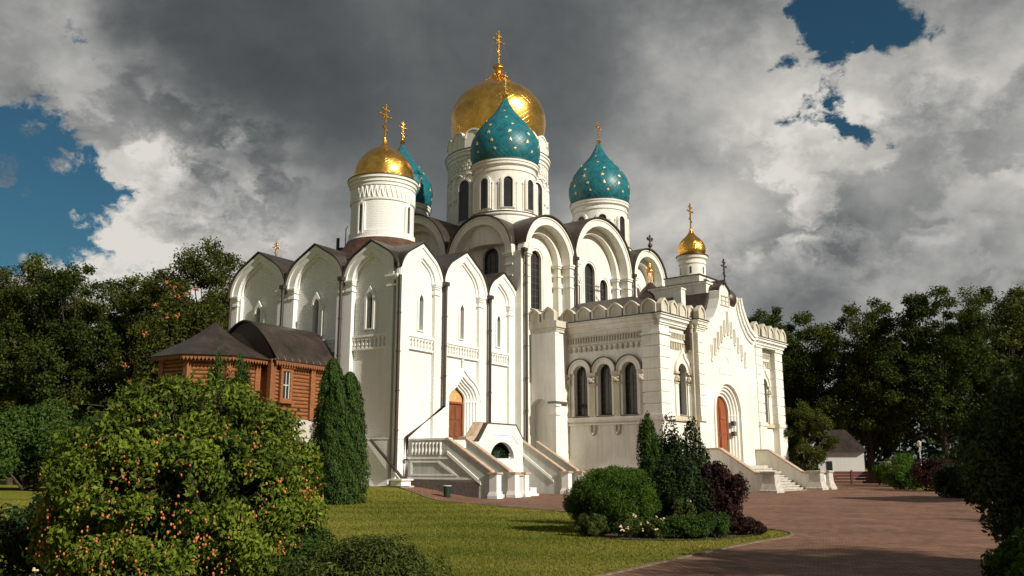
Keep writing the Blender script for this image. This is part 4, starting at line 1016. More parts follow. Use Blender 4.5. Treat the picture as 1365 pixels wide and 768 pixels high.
for k in range(12):
    a = 2 * PI * k / 12; m.tube([(cc[0] + 1.35 * math.cos(a), cc[1] + 1.35 * math.sin(a), 34.17), (cc[0] + 0.85 * math.cos(a), cc[1] + 0.85 * math.sin(a), 34.68), (cc[0] + 0.42 * math.cos(a), cc[1] + 0.42 * math.sin(a), 35.04)], 0.07, 5)
m.build('finial', M_GOLD, dr, smooth=True, ang=50)
cross_mb(3.3, (cc[0], cc[1], 35.9), 0.085).build('cross', M_GOLD, dr)
m = MB()
for sx in (-1, 1): m.tube([(cc[0] + sx * 0.7, cc[1], 38.2), (cc[0] + sx * 2.4, cc[1] - 0.6, 33.406)], 0.012, 4)
m.build('guy_wires', M_IRON, dr)

# ---- merlons, shared shape
def merlon_poly(w, h): return [(-w / 2, 0), (w / 2, 0), (w / 2, h * 0.55), (w * 0.44, h * 0.66), (w * 0.22, h * 0.86), (0, h), (-w * 0.22, h * 0.86), (-w * 0.44, h * 0.66), (-w / 2, h * 0.55)]
def merlons(parent, F, pos, n, z, w=1.08, h=0.98, first=None):
    for k, s in enumerate(pos):
        m = MB(); G = shift(F, s, n, z)
        P = merlon_poly(w, h); m.plate(G, P, -0.28, 0.0); m.plate(G, P, 0.0, 0.09, [[(x * 0.72, 0.10 + y * 0.74) for x, y in P]])
        m.build('merlon', M_STONE, parent)
# ---- low bay between cathedral corner and entrance hall
m = MB()
FW2 = lambda s, n, z: (1.03 - n, s, z)
m.plate(FW2, [(-2.05, -0.3), (0.52, -0.3), (0.52, 10.3), (-2.05, 10.3)], -0.5, 0.0, [arched(-0.72, 0.0, 1.5, 5.95)])
m.box((1.54, -2.04, -0.3), (2.6, 0.0, 10.3)); m.build('corner_bay_wall', M_MAIN, main)
m = MB(); m.box((1.0, -2.15, 10.3), (2.4, -0.001, 10.5)); m.box((0.95, -2.2, 10.5), (2.4, -0.001, 10.62)); m.box((0.85, -2.3, 10.62), (2.4, -0.001, 11.05)); m.build('cornice', M_STONE, main)
merlons(main, FW2, [-0.35, -1.6], 0.12, 11.05)
m = MB(); m.box((0.93, -2.13, -0.3), (1.35, -1.72, 10.3)); m.box((0.85, -2.22, 5.4), (1.4, -1.6, 5.6)); m.box((0.85, -2.22, 4.85), (1.4, -1.6, 5.0)); m.build('corner_pilaster', M_MAINT, main)
m = MB(); m.box((0.80, -2.3, 5.6), (2.3, -1.55, 5.72)); m.build('iron_shelf', M_IRON, main)

# ================================================================== ENTRANCE HALL (annex)
hall = thing('entrance_hall', 'battlemented cream porch hall with triple arched windows and a gabled front, right of the cathedral', 'porch building', (CA.x, CA.y, 0), ROT_A)
HW, HD = 18.5, 9.3
# west side wall: corner pilaster [0..1.3], panel with three windows
hc = [2.33, 4.20, 6.08]
wins = [(x, 4.78, 1.06, 8.10) for x in hc]
Wend = 9.0
m = MB(); m.plate(FW, [(1.3, -0.4), (Wend, -0.4), (Wend, 10.3), (1.3, 10.3)], -0.62, -0.12, [arched(x, zb, w, zt) for x, zb, w, zt in wins]); m.build('side_wall', M_MAIN, hall)
for (x, zb, w, zt) in wins:
    ww = window(hall, FW, x, zb, w, zt, -0.58, 'round', (3, 6), sill=0.55)
    m = MB()
    m.plate(FW, ring(arc(x, zt - w / 2, 0.93, 26), arc(x, zt - w / 2, 0.80, 26)), -0.12, 0.03)
    m.plate(FW, ring(arc(x, zt - w / 2, 0.80, 26), arc(x, zt - w / 2, 0.53, 26)), -0.12, -0.02)
    m.build('window_hood', M_MAINT, ww)
    m = MB(); m.plate(FW, ring(arc(x, zt - w / 2, 0.99, 26), arc(x, zt - w / 2, 0.932, 26)), -0.12, 0.10); m.build('hood_flashing', M_SILL, ww)
for x in (1.42, 3.265, 5.14, 7.0):        # carved capitals and colonnettes between windows
    m = MB(); hw_ = 0.36 if 2 < x < 6 else 0.18
    m.fbox(FW, x - hw_ * 0.62, x + hw_ * 0.62, -0.12, -0.03, 4.75, 6.75)
    for (z0, z1, g) in ((6.75, 6.83, 0.02), (7.32, 7.40, 0.03), (7.40, 7.56, 0.06)): m.fbox(FW, x - hw_, x + hw_, -0.12, g, z0, z1)
    for dx in (-0.5, 0.5):
        for z in (6.95, 7.15): m.ball(FW(x + dx * hw_, 0.0, z), 0.11, 8, 6)
    m.ball(FW(x, 0.02, 7.05), 0.15, 8, 6); m.build('carved_capital', M_STONE, hall)
# sill course, apron panel and brackets
m = MB(); m.fbox(FW, 1.3, 7.7, -0.12, 0.06, 4.50, 4.68); m.fbox(FW, 1.3, 7.7, -0.12, 0.02, 4.38, 4.50); m.fbox(FW, 1.3, 7.7, -0.12, -0.02, 4.18, 4.28); m.fbox(FW, 1.3, 7.7, -0.12, 0.04, -0.3, 1.55); m.fbox(FW, 1.3, 7.7, -0.12, -0.02, 1.55, 2.05); m.fbox(FW, 1.3, 1.5, -0.12, -0.02, 2.05, 4.18); m.fbox(FW, 7.4, 7.7, -0.12, -0.02, 2.05, 4.18); m.build('plinth', M_MAINT, hall)
for x in (1.62, 3.27, 5.14, 7.25):
    m = MB(); m.fbox(FW, x - 0.22, x - 0.08, -0.12, 0.0, 3.75, 4.18); m.fbox(FW, x + 0.08, x + 0.22, -0.12, 0.0, 3.75, 4.18); m.fbox(FW, x - 0.16, x + 0.16, -0.12, 0.01, 3.60, 3.75); m.ball(FW(x, -0.02, 3.6), 0.09); m.build('bracket', M_STONE, hall)
# frieze bands
m = MB(); m.fbox(FW, 1.3, 7.7, -0.12, -0.04, 9.36, 9.42)
for k in range(30):
    x = 1.45 + k * 0.205; m.fbox(FW, x, x + 0.10, -0.12, -0.02, 9.62, 9.92)
m.fbox(FW, 1.3, 7.7, -0.12, 0.0, 9.92, 10.0); m.fbox(FW, 1.3, 7.7, -0.12, -0.05, 9.54, 9.6); m.build('dentil_band', M_STONE, hall)
m = MB()
rnd = random.Random(3)
for k in range(15):
    x = 1.6 + k * 0.40; m.ball(FW(x, -0.10, 9.2), 0.10, 8, 6); m.fbox(FW, x - 0.03, x + 0.03, -0.12, -0.04, 8.98, 9.32)
    for s in (-1, 1): m.tube([FW(x + s * 0.03, -0.09, 9.25), FW(x + s * 0.12, -0.09, 9.12), FW(x + s * 0.07, -0.09, 8.98)], 0.03, 5)
m.build('carved_ornament', M_STONE, hall)
# corner pilaster with rustication on two faces
def rusticated(parent, x0, x1, y0, y1, zlist, mat=M_MAINT, inset=0.05):
    m = MB()
    for a, b in zip(zlist[:-1], zlist[1:]):
        m.box((x0, y0, a), (x1, y1, b - 0.07)); m.box((x0 + inset, y0 + inset, b - 0.07), (x1 - inset, y1 - inset, b))
    return m.build('rusticated_pilaster', mat, parent, bevel=0.015)
zr = [4.7] + [4.7 + (9.7 - 4.7) * k / 7 for k in range(1, 8)]
rusticated(hall, -0.02, 1.3, -0.02, 1.3, zr)
m = MB(); m.box((-0.06, -0.06, -0.4), (1.34, 1.32, 1.6)); m.box((-0.02, -0.02, 1.6), (1.3, 1.3, 4.38)); m.box((-0.12, -0.12, 4.38), (1.38, 1.38, 4.7)); m.box((0.02, 0.02, 9.7), (1.28, 1.28, 10.3)); m.box((-0.08, -0.08, 9.70), (1.38, 1.38, 9.84)); m.build('corner_pilaster', M_MAINT, hall)
# cornice with stepped mouldings
def cornice(parent, F, a, b, mat=M_MAINT, ext=(0, 0), n_base=0.0):
    m = MB()
    for (z0, z1, n) in ((10.3, 10.42, 0.06), (10.42, 10.58, 0.14), (10.58, 10.66, 0.20), (10.66, 10.86, 0.30), (10.86, 10.95, 0.40)):
        m.fbox(F, a - n * ext[0], b + n * ext[1], -0.35 + n_base, n + n_base, z0, z1)
    c = m.build('cornice', mat, parent, bevel=0.02)
    m = MB(); m.fbox(F, a - 0.45 * ext[0], b + 0.45 * ext[1], -0.35 + n_base, 0.45 + n_base, 10.952, 11.0); m.build('cornice_flashing', M_SILL, c)
    return c
cornice(hall, FW, -0.001, 8.9, ext=(0, 0))
cornice(hall, FS, 0, 4.25, ext=(1, 0))
merlons(hall, FW, [0.62 + 1.235 * k for k in range(6)], 0.22, 11.0, 1.12)
merlons(hall, FS, [0.30, 1.50, 2.66, 3.82], 0.22, 11.0, 1.02)
# sunlit front, left bay
def bay(F, x0, x1, cw, blind=False):
    m = MB(); m.plate(F, [(x0, -0.4), (x1, -0.4), (x1, 10.3), (x0, 10.3)], -0.62, -0.12, [arched(cw, 4.78, 1.1, 8.05)]); m.build('front_wall', M_MAIN, hall)
    ww = window(hall, F, cw, 4.78, 1.1, 8.05, -0.58, 'round', (3, 6), sill=0.55, )
    m = MB(); zt = 7.5
    m.plate(F, ring(keel(cw, zt, 1.02, 1.62, 26, 0.35), keel(cw, zt, 0.82, 1.25, 26, 0.32)), -0.12, 0.06)
    m.plate(F, ring(keel(cw, zt, 0.82, 1.25, 26, 0.32), arc(cw, zt, 0.56, 26)), -0.12, -0.03)
    for s in (-1, 1): m.fbox(F, cw + s * 0.80 - 0.2, cw + s * 0.80 + 0.2, -0.12, -0.02, 4.7, 6.7)
    m.build('window_surround', M_MAINT, ww)
    m = MB()
    for s in (-1, 1):
        m.fbox(F, cw + s * 0.80 - 0.24, cw + s * 0.80 + 0.24, -0.12, 0.06, 7.36, 7.5); m.fbox(F, cw + s * 0.80 - 0.2, cw + s * 0.80 + 0.2, -0.12, 0.02, 6.7, 6.8)
        m.ball(F(cw + s * 0.8, 0.0, 7.1), 0.17, 8, 6); m.ball(F(cw + s * 0.66, 0.0, 6.95), 0.1, 8, 6); m.ball(F(cw + s * 0.94, 0.0, 6.95), 0.1, 8, 6)
    m.build('carved_capital', M_STONE, ww)
    m = MB(); m.fbox(F, x0, x1, -0.12, 0.05, 4.38, 4.68); m.fbox(F, x0, x1, -0.12, 0.02, -0.3, 1.55)
    m.fbox(F, x0, x1, -0.12, -0.05, 9.36, 9.42); m.fbox(F, x0, x1, -0.12, 0.0, 9.92, 10.0)
    k = x0 + 0.1
    while k < x1 - 0.12: m.fbox(F, k, k + 0.1, -0.12, -0.02, 9.62, 9.92); k += 0.205
    k = x0 + 0.2
    while k < x1 - 0.2: m.fbox(F, k, k + 0.14, -0.12, -0.02, 8.95, 9.30); m.ball(F(k + 0.07, -0.06, 8.95), 0.08, 6, 5); k += 0.32
    m.build('moulding', M_STONE, hall)
bay(FS, 1.3, 4.9, 2.88)
# projecting gabled centre
PX0, PX1, PN = 3.85, 13.0, 0.55
FC = shift(FS, 0, PN)
gc = 8.8
gab = [(PX0, 10.95), (4.9, 10.98), (5.8, 11.4), (6.4, 12.1), (6.8, 12.85), (6.92, 13.4), (7.05, 13.45), (10.35, 13.45), (10.5, 13.4), (10.65, 12.85), (11.15, 12.05), (11.85, 11.35), (12.6, 10.98), (PX1, 10.95)]
dcx = 7.95
m = MB(); m.plate(FC, [(PX1, -0.4), (PX0, -0.4)] + gab, -0.45, 0.0, [arched(dcx, 1.5, 3.8, 7.05, 26)]); m.box((PX0 + 0.001, -0.45, -0.4), (PX0 + 0.5, -0.002 + 0.1, 10.94)); m.box((PX1 - 0.5, -0.45, -0.4), (PX1 - 0.001, 0.1, 10.94)); m.build('gabled_wall', M_MAINT, hall)
for k in range(4):
    wo = 3.78 - 0.38 * k; wi = wo - 0.38; zt = 7.04 - 0.19 * k; n1 = -0.10 - 0.13 * k
    m = MB(); m.plate(FC, arched(dcx, 1.5, wo + 0.02, zt + 0.01, 26), n1 - 0.14, n1 - 0.002, [arched(dcx, 1.51, wi, zt - 0.19, 26)]); m.build('portal_order', M_MAINT, hall)
m = MB()
for s in (-1, 1):
    for k in range(3): m.tube([FC(dcx + s * (1.76 - 0.19 * k), -0.16 - 0.13 * k, 1.5), FC(dcx + s * (1.76 - 0.19 * k), -0.16 - 0.13 * k, 4.9)], 0.07, 8); m.ball(FC(dcx + s * (1.76 - 0.19 * k), -0.16 - 0.13 * k, 4.95), 0.10, 8, 6)
m.build('portal_columns', M_MAINT, hall)
m = MB(); m.plate(FC, arched(dcx, 1.5, 2.30, 6.32, 24), -0.75, -0.66)
for s in (-1, 1):
    for z in (1.75, 2.75, 3.75, 4.7): m.fbox(FC, dcx + s * 0.52 - 0.36, dcx + s * 0.52 + 0.36, -0.66, -0.62, z, z + 0.8)
m.fbox(FC, dcx - 0.03, dcx + 0.03, -0.66, -0.60, 1.5, 6.1)
door = m.build('door', M_DOOR, hall)
m = MB()
for s in (-1, 1): m.tube([FC(dcx + s * 0.1, -0.58, 3.4), FC(dcx + s * 0.1, -0.58, 3.75)], 0.025, 6)
m.build('handle', M_IRON, door)
m = MB(); m.plate(FC, ring(arc(dcx, 5.15, 2.12, 30), arc(dcx, 5.15, 1.9, 30)), 0.0, 0.10); m.fbox(FC, dcx - 2.12, dcx - 1.9, 0.0, 0.10, 1.5, 5.15); m.fbox(FC, dcx + 1.9, dcx + 2.12, 0.0, 0.10, 1.5, 5.15); m.build('portal_hood', M_MAINT, hall)
for zz in (3.6, 4.3):
    m = MB(); m.box((dcx + 1.2 - 0.1, -PN + 0.35, zz), (dcx + 1.45, -PN + 0.1, zz + 0.3)); m.build('wall_lamp', M_IRON, hall)
# mouldings following the gable
m = MB()
def off(P, d): return [(x, z - d) for x, z in P]
rg = gab[8:]; lgp = gab[:6]
m.plate(FC, ring(rg, [(x - 0.16, z - 0.20) for x, z in rg]), 0.0, 0.32); m.plate(FC, ring([(x - 0.16, z - 0.20) for x, z in rg], [(x - 0.30, z - 0.42) for x, z in rg]), 0.0, 0.22); m.plate(FC, ring([(x - 0.30, z - 0.42) for x, z in rg], [(x - 0.42, z - 0.66) for x, z in rg]), 0.0, 0.10); m.build('gable_moulding', M_MAINT, hall); m = MB()
m.plate(FC, ring(lgp, [(x + (0.16 if i else 0), z - 0.20) for i, (x, z) in enumerate(lgp)]), 0.0, 0.32); m.plate(FC, ring([(x + (0.16 if i else 0), z - 0.20) for i, (x, z) in enumerate(lgp)], [(x + (0.30 if i else 0), z - 0.42) for i, (x, z) in enumerate(lgp)]), 0.0, 0.22)
m.build('gable_moulding', M_MAINT, hall)
# blind slots stepping up the gable (arcature)
for k in range(-5, 6):
    x = 8.5 + k * 0.52; zt = 11.9 - abs(k) * 0.48
    if k == 0: zt = 12.1
    m = MB(); h = 0.95 if k else 1.5
    m.fbox(FC, x - 0.13, x - 0.07, 0.0, 0.09, zt - h, zt); m.fbox(FC, x + 0.07, x + 0.13, 0.0, 0.09, zt - h, zt); m.plate(FC, ring(arc(x, zt, 0.13, 8), arc(x, zt, 0.07, 8)), 0.0, 0.09); m.ball(FC(x, 0.04, zt - h - 0.06), 0.11, 8, 6)
    m.build('arcature_slot', M_MAINT, hall)
m = MB()       # square niche frame over the door with a round-headed relief
m.plate(FC, [(6.95, 7.7), (8.95, 7.7), (8.95, 9.6), (6.95, 9.6)], 0.0, 0.03, [[(7.03, 7.78), (8.87, 7.78), (8.87, 9.52), (7.03, 9.52)]]); m.plate(FC, ring(arc(7.95, 8.5, 0.5, 14), arc(7.95, 8.5, 0.44, 14)), 0.0, 0.03); m.build('niche_frame', M_MAINT, hall)
m = MB(); m.plate(FC, [(7.3, 12.5), (9.0, 12.5), (9.0, 13.25), (7.3, 13.25)], 0.0, 0.06, [[(7.4, 12.58), (8.9, 12.58), (8.9, 13.17), (7.4, 13.17)]]); m.fbox(FC, 7.8, 7.88, 0, 0.05, 12.6, 13.15); m.fbox(FC, 8.4, 8.48, 0, 0.05, 12.6, 13.15); m.fbox(FC, 7.4, 8.9, 0, 0.045, 12.85, 12.92); m.build('carved_panel', M_STONE, hall)
# kokoshnik with dark bulbous roof and cross on the gable top
m = MB(); m.plate(FC, [(7.35, 13.452), (8.95, 13.452)] + list(reversed(keel(8.15, 13.5, 0.8, 0.72, 18, 0.3))), -0.7, 0.02); m.build('gable_kokoshnik', M_MAINT, hall)
m = MB(); m.plate(FC, ring(keel(8.15, 13.46, 0.96, 0.90, 18, 0.3), keel(8.15, 13.46, 0.81, 0.76, 18, 0.3)), -2.4, 0.12); kr = m.build('kokoshnik_roof', M_ROOF, hall, seam=0)
m = MB(); m.lathe(smooth_prof([(0.6, 12.7), (0.75, 13.1), (0.68, 13.5), (0.4, 13.85), (0.12, 14.1), (0.05, 14.3)]), (9.5, -0.1, 0), 24); m.build('dark_bulb', M_PIPE, hall, smooth=True)
cross_mb(1.75, (8.15, -0.7, 14.05), 0.055).build('cross', M_PIPE, kr)
# rusticated pilasters: left edge of the centre and right of the door
def rustF(F, x0, x1, n0, n1, zl):
    m = MB()
    for a, b in zip(zl[:-1], zl[1:]):
        m.fbox(F, x0, x1, n0, n1, a, b - 0.07); m.fbox(F, x0 + 0.04, x1 - 0.04, n0, n1 - 0.05, b - 0.07, b)
    return m.build('rusticated_pilaster', M_MAINT, hall, bevel=0.015)
zr2 = [4.7 + (10.2 - 4.7) * k / 8 for k in range(9)]
rustF(FC, PX0 - 0.02, PX0 + 0.85, 0.0, 0.12, zr2)
rustF(FS, 12.95, 14.1, -0.3, PN + 0.08, zr2)
rustF(FS, 17.1, 18.5, -0.3, 0.34, zr2)
for (F, a, b, n) in ((FS, 12.95, 14.1, PN + 0.08), (FS, 17.1, 18.5, 0.34)):
    m = MB(); m.fbox(F, a - 0.08, b + 0.08, -0.5, n + 0.10, 4.42, 4.68); m.fbox(F, a - 0.02, b + 0.02, -0.5, n + 0.03, 1.6, 4.42); m.fbox(F, a - 0.12, b + 0.12, -0.5, n + 0.16, -0.4, 1.6); m.build('pilaster_base', M_MAINT, hall)
    m = MB(); m.fbox(F, a - 0.06, b + 0.06, -0.3, n + 0.08, 10.14, 10.28); m.build('pilaster_cap', M_MAINT, hall)
m = MB(); m.fbox(FC, PX0 - 0.05, PX0 + 0.9, -0.3, 0.16, 4.42, 4.68); m.build('pilaster_band', M_MAINT, hall)
bay(FS, 14.1, 17.1, 15.75)
c2 = cornice(hall, FS, 12.7, 18.5, n_base=0.36, ext=(0, 1)); 
merlons(hall, FS, [13.2, 14.6, 15.9, 17.1, 18.2], 0.6, 11.0, 1.08, 1.05)
cornice(hall, FC, PX0, 5.0, ext=(1, 0)); merlons(hall, FC, [4.25], 0.2, 11.0, 1.0)
# back, right and roof
m = MB(); m.box((0.62, 0.62, -0.4), (HW - 0.02, HD, 10.94)); m.box((4.9, -0.44, -0.4), (13.2, 0.62, 10.9)) if False else None
m.box((1.3, 0.62, -0.4), (18.4, HD, 10.9)); 
core = MB(); core.box((0.63, 0.63, -0.4), (HW - 0.03, HD, 10.9)); core.build('core_wall', M_MAIN, hall)
m = MB()        # lean roofs: a low hip behind the crown and the steep gable ridge roof
m.add([(0.5, 0.5, 11.0), (HW - 0.4, 0.5, 11.0), (HW - 0.4, HD, 11.0), (0.5, HD, 11.0), (4.2, 4.4, 13.2), (HW - 4.0, 4.4, 13.2), (HW - 4.0, HD, 13.2), (4.2, HD, 13.2)], [(0, 1, 5, 4), (1, 2, 6, 5), (3, 0, 4, 7), (4, 5, 6, 7), (2, 3, 7, 6), (0, 3, 2, 1)])
m.build('roof', M_ROOF, hall, seam=0)
m = MB(); P = [(5.0, 10.95), (5.6, 11.6), (6.25, 12.4), (6.75, 13.3), (10.2, 13.3), (10.75, 12.4), (11.4, 11.6), (12.0, 10.95)]; m.plate(FC, P, -6.5, -0.46); m.build('gable_roof', M_ROOF, hall, seam=1)
# stepped attic under the cupola
m = MB(); m.box((6.9, 0.1, 12.5), (10.0, 4.6, 14.1)); m.box((6.82, 0.02, 14.0), (10.08, 4.68, 14.15)); m.box((7.1, 0.7, 14.15), (9.9, 3.4, 14.75)); m.build('attic', M_MAIN, hall)
m = MB(); m.box((5.3, 1.2, 11.8), (5.9, 1.8, 13.5)); m.box((5.25, 1.15, 13.5), (5.95, 1.85, 13.6)); m.build('attic_pillar', M_MAINT, hall)
m = MB(); m.box((6.80, 0.0, 14.15), (10.1, 4.7, 14.19)); m.box((7.0, 0.6, 14.75), (10.0, 3.5, 14.80)); m.build('attic_flashing', M_ROOF, hall, seam=0)
u_, v_ = 8.6, 1.95
m = MB(); m.lathe([(1.15, 14.03), (1.15, 14.68), (1.0, 14.78), (0.94, 14.83), (0.94, 15.78), (1.0, 15.83), (1.0, 15.93), (0.96, 15.95), (0.96, 16.13), (1.08, 16.23), (1.12, 16.43), (0.9, 16.48)], (u_, v_, 0), 40)
cd = m.build('cupola_drum', M_MAINT, hall, smooth=True, ang=30)
m = MB(); m.lathe([(1.17, 16.43), (1.17, 16.49), (0.9, 16.55)], (u_, v_, 0), 40); m.build('drum_rim', M_ROOF, cd)
for k in range(6): 
    a = R(-100) + k * PI / 3; ux, uy = -math.sin(a), math.cos(a); nx, ny = math.cos(a), math.sin(a)
    def FK(s, n, z, ux=ux, uy=uy, nx=nx, ny=ny): return (u_ + nx * (0.94 + n) + ux * s, v_ + ny * (0.94 + n) + uy * s, z)
    m = MB(); m.plate(FK, [(-0.05, 15.08), (0.05, 15.08), (0.05, 15.58), (-0.05, 15.58)], -0.05, 0.02); m.build('slit_window', M_GLASS, cd)
onion(cd, 'dome', [(0.86, 16.53), (0.98, 16.78), (1.0, 17.08), (0.90, 17.43), (0.68, 17.73), (0.42, 17.98), (0.22, 18.23), (0.11, 18.58)], (u_, v_, 0), M_GOLD, seg=40)
cross_mb(2.0, (u_, v_, 18.48), 0.055).build('cross', M_GOLD, cd)
# dark bulb and small gilded lantern left of the cupola
m = MB(); m.lathe(smooth_prof([(1.05, 13.2), (0.98, 13.7), (0.72, 14.15), (0.4, 14.5), (0.25, 14.7), (0.15, 14.8)]), (7.6, 4.9, 0), 8); bl = m.build('dark_bulb', M_PIPE, hall, smooth=True)
m = MB()
for k in range(6):
    a = PI * k / 3; m.tube([(7.6 + 0.2 * math.cos(a), 4.9 + 0.2 * math.sin(a), 14.7), (7.6 + 0.2 * math.cos(a), 4.9 + 0.2 * math.sin(a), 15.6)], 0.04, 6)
m.lathe([(0.32, 15.6), (0.32, 15.72), (0.1, 15.95), (0.08, 16.2)], (7.6, 4.9, 0), 16); m.ball((7.6, 4.9, 16.2), 0.11); m.build('lantern', M_GOLD, bl, smooth=True, ang=40)
pipe(hall, [(-0.2, 7.45, 10.9), (-0.2, 7.45, 0.2)], 0.09)
pipe(hall, [(PX0 - 0.12, -0.3, 10.2), (PX0 - 0.12, -0.3, 1.0)], 0.07, (PX0 - 0.25, -0.32, 10.6), mat=M_STONE)
m = MB(); m.fbox(FS, 3.35, 3.72, 0.02, 0.3, 9.0, 11.2); m.build('rain_hopper', M_PIPE, hall)

# ---- staircase of the entrance hall
st2 = thing('porch_staircase', 'pale stone steps between smooth parapets, below the arched orange door of the porch hall', 'staircase', (CA.x, CA.y, 0), ROT_A)
FL = 1.62
X0, X1, NT, NE = 4.7, 12.3, PN + 0.02, PN + 3.8
m = MB(); m.box((X0, -PN - 0.9, -0.3), (X1, -PN - 0.01, FL)); m.build('landing', M_STEP, st2)
ns = 10
for k in range(ns):
    n0 = PN + 0.9 + 0.27 * k; z = FL - FL * (k + 1) / (ns + 0.0) + 0.0
    if z < 0.02: z = 0.03
    m = MB(); m.box((X0 + 0.2, -n0 - 0.30 - 0.03, z - 0.07), (X1 - 0.2, -n0, z)); m.box((X0 + 0.2, -n0 - 0.27, -0.3), (X1 - 0.2, -n0, z - 0.07)); m.build('step', M_STEP, st2)
for xa in (X0, X1):
    prof = [(NT, 2.62), (NT + 0.9, 2.62), (NE - 0.55, 1.12), (NE, 1.08), (NE, -0.3), (NT, -0.3)]
    m = MB(); side_prism(m, xa - 0.22, xa + 0.22, prof); p = m.build('parapet', M_MAIN, st2)
    t = prof[:4]; m = MB(); side_prism(m, xa - 0.28, xa + 0.28, [(a, b + 0.11) for a, b in t] + [(a, b + 0.002) for a, b in reversed(t)]); m.build('coping', M_COPING, p)
def flared_pier(parent, x, y, w=0.85):
    m = MB(); h = w / 2 * 1.414
    m.lathe([(h * 1.35, -0.2), (h * 1.35, 0.14), (h * 1.25, 0.2), (h * 0.98, 0.55), (h * 0.92, 1.1), (h * 1.1, 1.16), (h * 1.15, 1.28)], (x, y, 0), 4, PI / 4, PI / 4 + 2 * PI)
    p = m.build('pier', M_STEP, parent, bevel=0.02); return p
for x in (X0, X1, X1 + 1.7): flared_pier(st2, x, -NE - 0.35)
m = MB(); m.box((X1 + 0.35, -NE - 0.5, -0.2), (X1 + 1.35, -NE - 0.2, 1.0)); m.build('end_wall', M_MAIN, st2)

# ================================================================== LOG HOUSE on the west side
logh = thing('log_house', 'small orange log chapel with dark metal roof against the shaded church wall', 'log building', (CL.x, CL.y, 0), ROT_L)
T0, T1, NW = 4.6, 9.0, 4.75
def logs(m, F, a, b, n, z0, z1, r=0.10):
    k = z0 + r
    while k < z1: m.tube([F(a, n, k), F(b, n, k)], r * 1.04, 8); k += 2 * r
zb, ze = 4.07, 7.12
FLs = lambda s, n, z: (-s, T0 - n, z)        # south wall of the log house; s measured away from the church
m = MB(); logs(m, FLs, 0.05, NW, -0.05, zb, ze); m.build('log_wall', M_LOG, logh, smooth=True, ang=50)
m = MB(); m.box((-NW + 0.05, T0 + 0.1, zb), (-0.05, T1, ze)); m.build('inner_wall', M_LOG, logh)
for s in (NW - 0.05, 1.75):
    m = MB(); k = zb + 0.13
    m.fbox(FLs, s - 0.17, s + 0.17, -0.1, 0.22, zb, ze); m.build('corner_post', M_TRIMW if s > 4 else M_LOG, logh, bevel=0.03)
# window
m = MB(); m.plate(FLs, [(3.30, 4.98), (4.15, 4.98), (4.15, 6.72), (3.30, 6.72)], 0.08, 0.22, [[(3.47, 5.12), (3.98, 5.12), (3.98, 6.55), (3.47, 6.55)]]); m.fbox(FLs, 3.2, 4.25, 0.08, 0.3, 4.86, 4.98); m.fbox(FLs, 3.2, 4.25, 0.08, 0.3, 6.72, 6.84)
wn = m.build('window', M_LOG, logh)
m = MB(); m.fbox(FLs, 3.47, 3.98, 0.08, 0.12, 5.12, 6.55); m.build('pane', M_GLASS, wn)
m = MB(); m.fbox(FLs, 3.71, 3.75, 0.12, 0.16, 5.12, 6.55); m.fbox(FLs, 3.47, 3.98, 0.12, 0.15, 5.8, 5.85); m.fbox(FLs, 3.47, 3.52, 0.12, 0.15, 5.12, 6.55); m.fbox(FLs, 3.93, 3.98, 0.12, 0.15, 5.12, 6.55); m.build('glazing_bars', M_LIGHTM, wn)
# octagonal end
oc = (-6.35, 7.15); orad = 2.45
op = [(oc[0] + orad * math.cos(R(22.5 + 45 * k)), oc[1] + orad * math.sin(R(22.5 + 45 * k))) for k in range(8)]
m = MB()
for k in range(8):
    a, b = Vector(op[k]), Vector(op[(k + 1) % 8]); z = zb + 0.10
    while z < ze: m.tube([(a.x, a.y, z), (b.x, b.y, z)], 0.105, 8); z += 0.20
m.build('octagon_wall', M_LOG, logh, smooth=True, ang=50)
for k in range(8):
    m = MB(); a = op[k]; m.box((a[0] - 0.17, a[1] - 0.17, zb), (a[0] + 0.17, a[1] + 0.17, ze)); m.build('corner_post', M_LOG, logh, bevel=0.03)
m = MB(); m.lathe([(orad - 0.15, zb), (orad - 0.15, ze)], (oc[0], oc[1], 0), 8, R(22.5), R(22.5) + 2 * PI); m.build('octagon_core', M_LOG, logh)
m = MB(); m.lathe([(orad + 0.35, -0.3), (orad + 0.35, 2.2), (orad + 0.1, 2.3), (orad + 0.1, zb)], (oc[0], oc[1], 0), 8, R(22.5), R(22.5) + 2 * PI); m.box((-NW - 0.1, T0 - 0.08, -0.3), (-0.1, T1 + 0.1, zb)); m.box((-NW - 0.3, T0 - 0.6, -0.3), (-0.1, T0 - 0.08, 2.2)); m.build('stone_base', M_STEP, logh)
m = MB(); m.lathe(smooth_prof([(orad + 0.75, ze - 0.12), (orad + 0.1, ze + 0.25), (orad - 0.9, ze + 0.8), (orad - 1.7, ze + 1.35), (0.05, ze + 1.95)], 4), (oc[0], oc[1], 0), 8, R(22.5), R(22.5) + 2 * PI); m.build('octagon_roof', M_ROOF, logh, seam=0)
def curve_profile():
    c = (T0 + T1) / 2; hw = (T1 - T0) / 2 + 0.5; P = []
    for x in np.linspace(-1, 1, 25):
        ax = abs(x); z = (1 - ax ** 1.7) * 2.25 * (1 - 0.0) - 0.0
        P.append((c + hw * x, ze + 0.02 + z))
    return P
cp = curve_profile()
m = MB(); m.plate(FW, ring(cp, [(a, b - 0.08) for a, b in cp]), 0.0 + 0.02, NW + 0.05); ro = m.build('roof', M_ROOF, logh, smooth=True, ang=50, seam=0)
cc2 = (T0 + T1) / 2
m = MB(); m.plate(FW, [(cc2 + (a - cc2) * 0.9, b - 0.10) for a, b in cp], 0.1, NW - 0.1); m.build('gable_boards', M_PIPE, logh)
